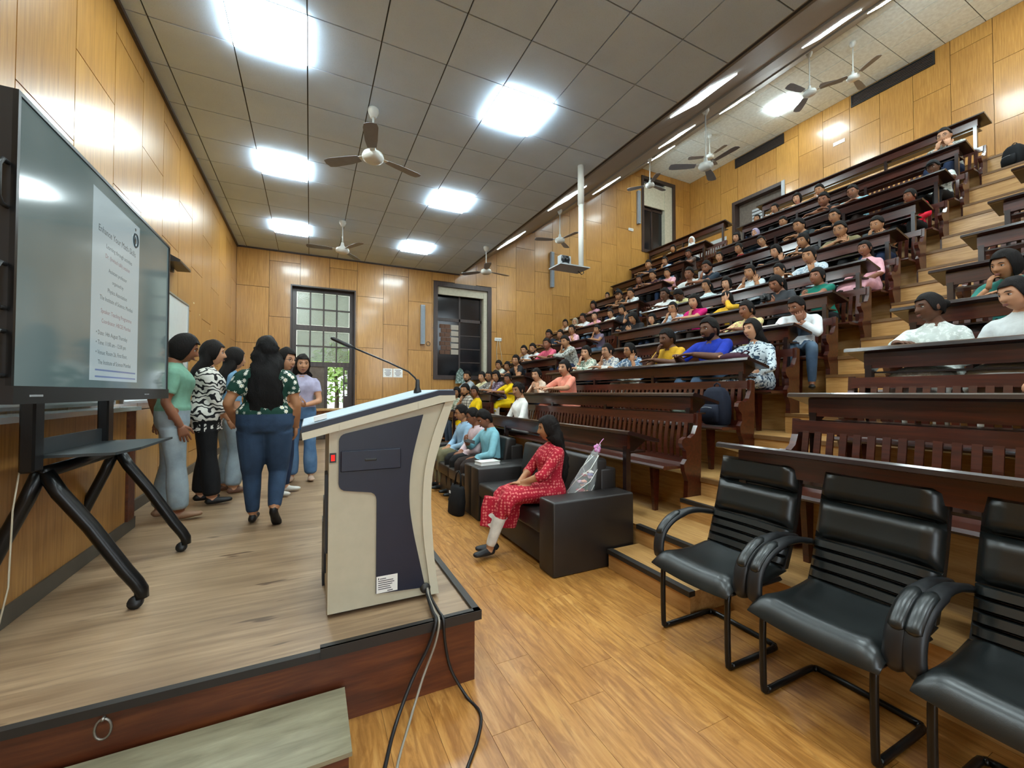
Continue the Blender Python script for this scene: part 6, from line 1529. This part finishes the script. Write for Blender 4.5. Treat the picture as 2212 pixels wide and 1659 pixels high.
for i in range(16):
    t = brn.uniform(.08, .55); a = brn.uniform(0, 6.28); r = .075 * (1 - t * .8); c = axis * t + Vector((r * math.cos(a), r * math.sin(a) * .7, .02)); col = ('#c24a4a', '#e0a08a', '#8b84c0', '#e8e2dc', '#b23048', '#d8b0c4')[i % 6]
    m = MB()
    for q in range(7):
        b = 2 * math.pi * q / 7; m.ell(c + Vector((.014 * math.cos(b), .014 * math.sin(b), .004 * (q % 2))), (.013, .013, .010), 7, 5)
    m.ell(c + Vector((0, 0, .006)), (.012, .012, .010), 7, 5); m.build('flower', plain('petal' + col[1:], col, .6), bq, smooth=True)
for i in range(9):
    b = Vector((.06 + .05 * brn.random(), -.04 + .06 * brn.random(), .06)); m = MB(); tip = axis * brn.uniform(.5, .8) + Vector((.02, 0, 0)); sd = Vector((.012, .008, 0)); m.addv([b - sd, (b + tip) / 2 - sd * 1.4, tip, (b + tip) / 2 + sd * 1.4, b + sd], [(0, 1, 3, 4), (1, 2, 3)]); m.build('leaf', plain('bouquet_leaf', '#3f6b3a', .5), bq)
m = MB()
for q in range(5):
    b = 2 * math.pi * q / 5; m.ell(axis * .93 + Vector((.022 * math.cos(b), .01 * math.sin(b), .022 * math.sin(b))), (.018, .010, .018), 8, 5)
m.tube([axis * .93, axis * 1.03 + Vector((.01, 0, 0)), axis * 1.09 + Vector((.03, 0, 0))], .004, 5); m.build('ribbon_bow', plain('pink_ribbon', '#d088c0', .4), bq, smooth=True)
for i in range(5):
    m = MB(); a0 = i * 1.3; m.tube([axis * t + Vector((r * math.cos(a0 + t * 5), r * .8 * math.sin(a0 + t * 5), .01)) for t, r in ((.02, .125), (.2, .128), (.4, .112), (.6, .082), (.8, .045))], .0035, 5); m.build('ribbon_strand', M_WHITE, bq, smooth=True)
# books and phones on the desks
def book(k, y, u, w, h, c, label, rz=0, th=.018, cat='notebook'):
    sl = -.082 / .325; e = empty(cat, (TX(k) - u, y, TZ(k) + u * .2523 + .0015), 0, label=label, cat=cat); e.rotation_euler = (0, math.atan(.2523), rz)
    MB().box(-h / 2, h / 2, -w / 2, w / 2, .002, th - .002).build('pages', M_PAPER, e)
    for z in (0, th - .002): MB().box(-h / 2 - .003, h / 2 + .003, -w / 2 - .003, w / 2 + .003, z, z + .002).build('cover', plain('cover' + c[1:], c, .5), e)
BK = [(0, 5.72, '#d8d6d0', 'open white notebook before white V-neck top in first row'), (3, 3.02, '#5a2430', 'stack of maroon books before white shirt man in fourth row'), (4, 6.30, '#dfe3e4', 'white notebook before black top looking down in fifth row'), (5, 6.25, '#e4e6e6', 'white notebook before white tee shirt in sixth row'),
      (6, 8.95, '#d9dcdc', 'white pad at left of the capped person, seventh row'), (7, 8.1, '#dfe0dc', 'white sheet pad before the maroon jacket in eighth row'), (5, 4.72, '#d5dde0', 'pale pad between the curly haired and cheek-holding people, sixth row'), (4, 2.98, '#c9cfd0', 'grey pad at the aisle end of fifth middle desk'),
      (6, 3.0, '#d0d4d4', 'white pad at aisle end of seventh middle desk'), (8, 4.3, '#cfc7b4', 'cream book between turquoise and black shirts in ninth row'), (2, 1.25, '#c8ccd0', 'pale pad on third desk of the near block'), (3, 6.2, '#c9ccd0', 'grey notebook at far end of fourth middle desk'), (2, 5.1, '#bfc6cc', 'pale notebook between two women with glasses in third row')]
for i, (k, y, c, lb) in enumerate(BK): book(k, y, .17, .20, .15, c, lb, th=.05 if i == 1 else .018)
ph = MB().rbox(-.035, .035, -.07, .07, 0, .009, .004, 1); o = ph.build('mobile_phone', M_BLACKP, label='phone held by person in aqua shirt on sofa', cat='phone'); o.location = (1.80, 4.90, .79); o.rotation_euler = (.3, -.5, 1.2)
m = MB()
for i in range(7): m.ell((.05 * math.sin(i * 2.1), -.10 + .033 * i, .012 + .006 * (i % 2)), (.05, .035, .014), 9, 5)
cl_ = m.build('crumpled_scarf', cloth_mat(cloth('#5d4f7c', 'print', '#8a93a8')), smooth=True, label='crumpled purple scarf lying on second bench of near block', cat='scarf'); cl_.location = (TX(1) + .30, 1.5, TIER(1) + .452)
# white sheet on the last desk by the far wall
MB().box(10.44 + .03, 10.44 + .045, 7.74, 8.75, TIER(10) + .001, TIER(10) + .46).build('white_board_sheet', M_BOARD, label='white sheet standing below the last desk near far wall', cat='board')
# grey cloth hung over the bench by the lower window
m = MB(); prof = [(-.16, .0), (-.13, .26), (-.05, .40), (.03, .36), (.12, .18), (.22, .0)]
m.prism(prof, lambda u, v, d: (3.55 + u, 10.30 + d + .03 * math.sin(u * 20), 1.64 + v), -.03, .03); m.build('draped_umbrella', cloth_mat(cloth('#5f736b', 'print', '#a5b4ad')), label='grey-green folded cloth propped under the lower window', cat='cloth')
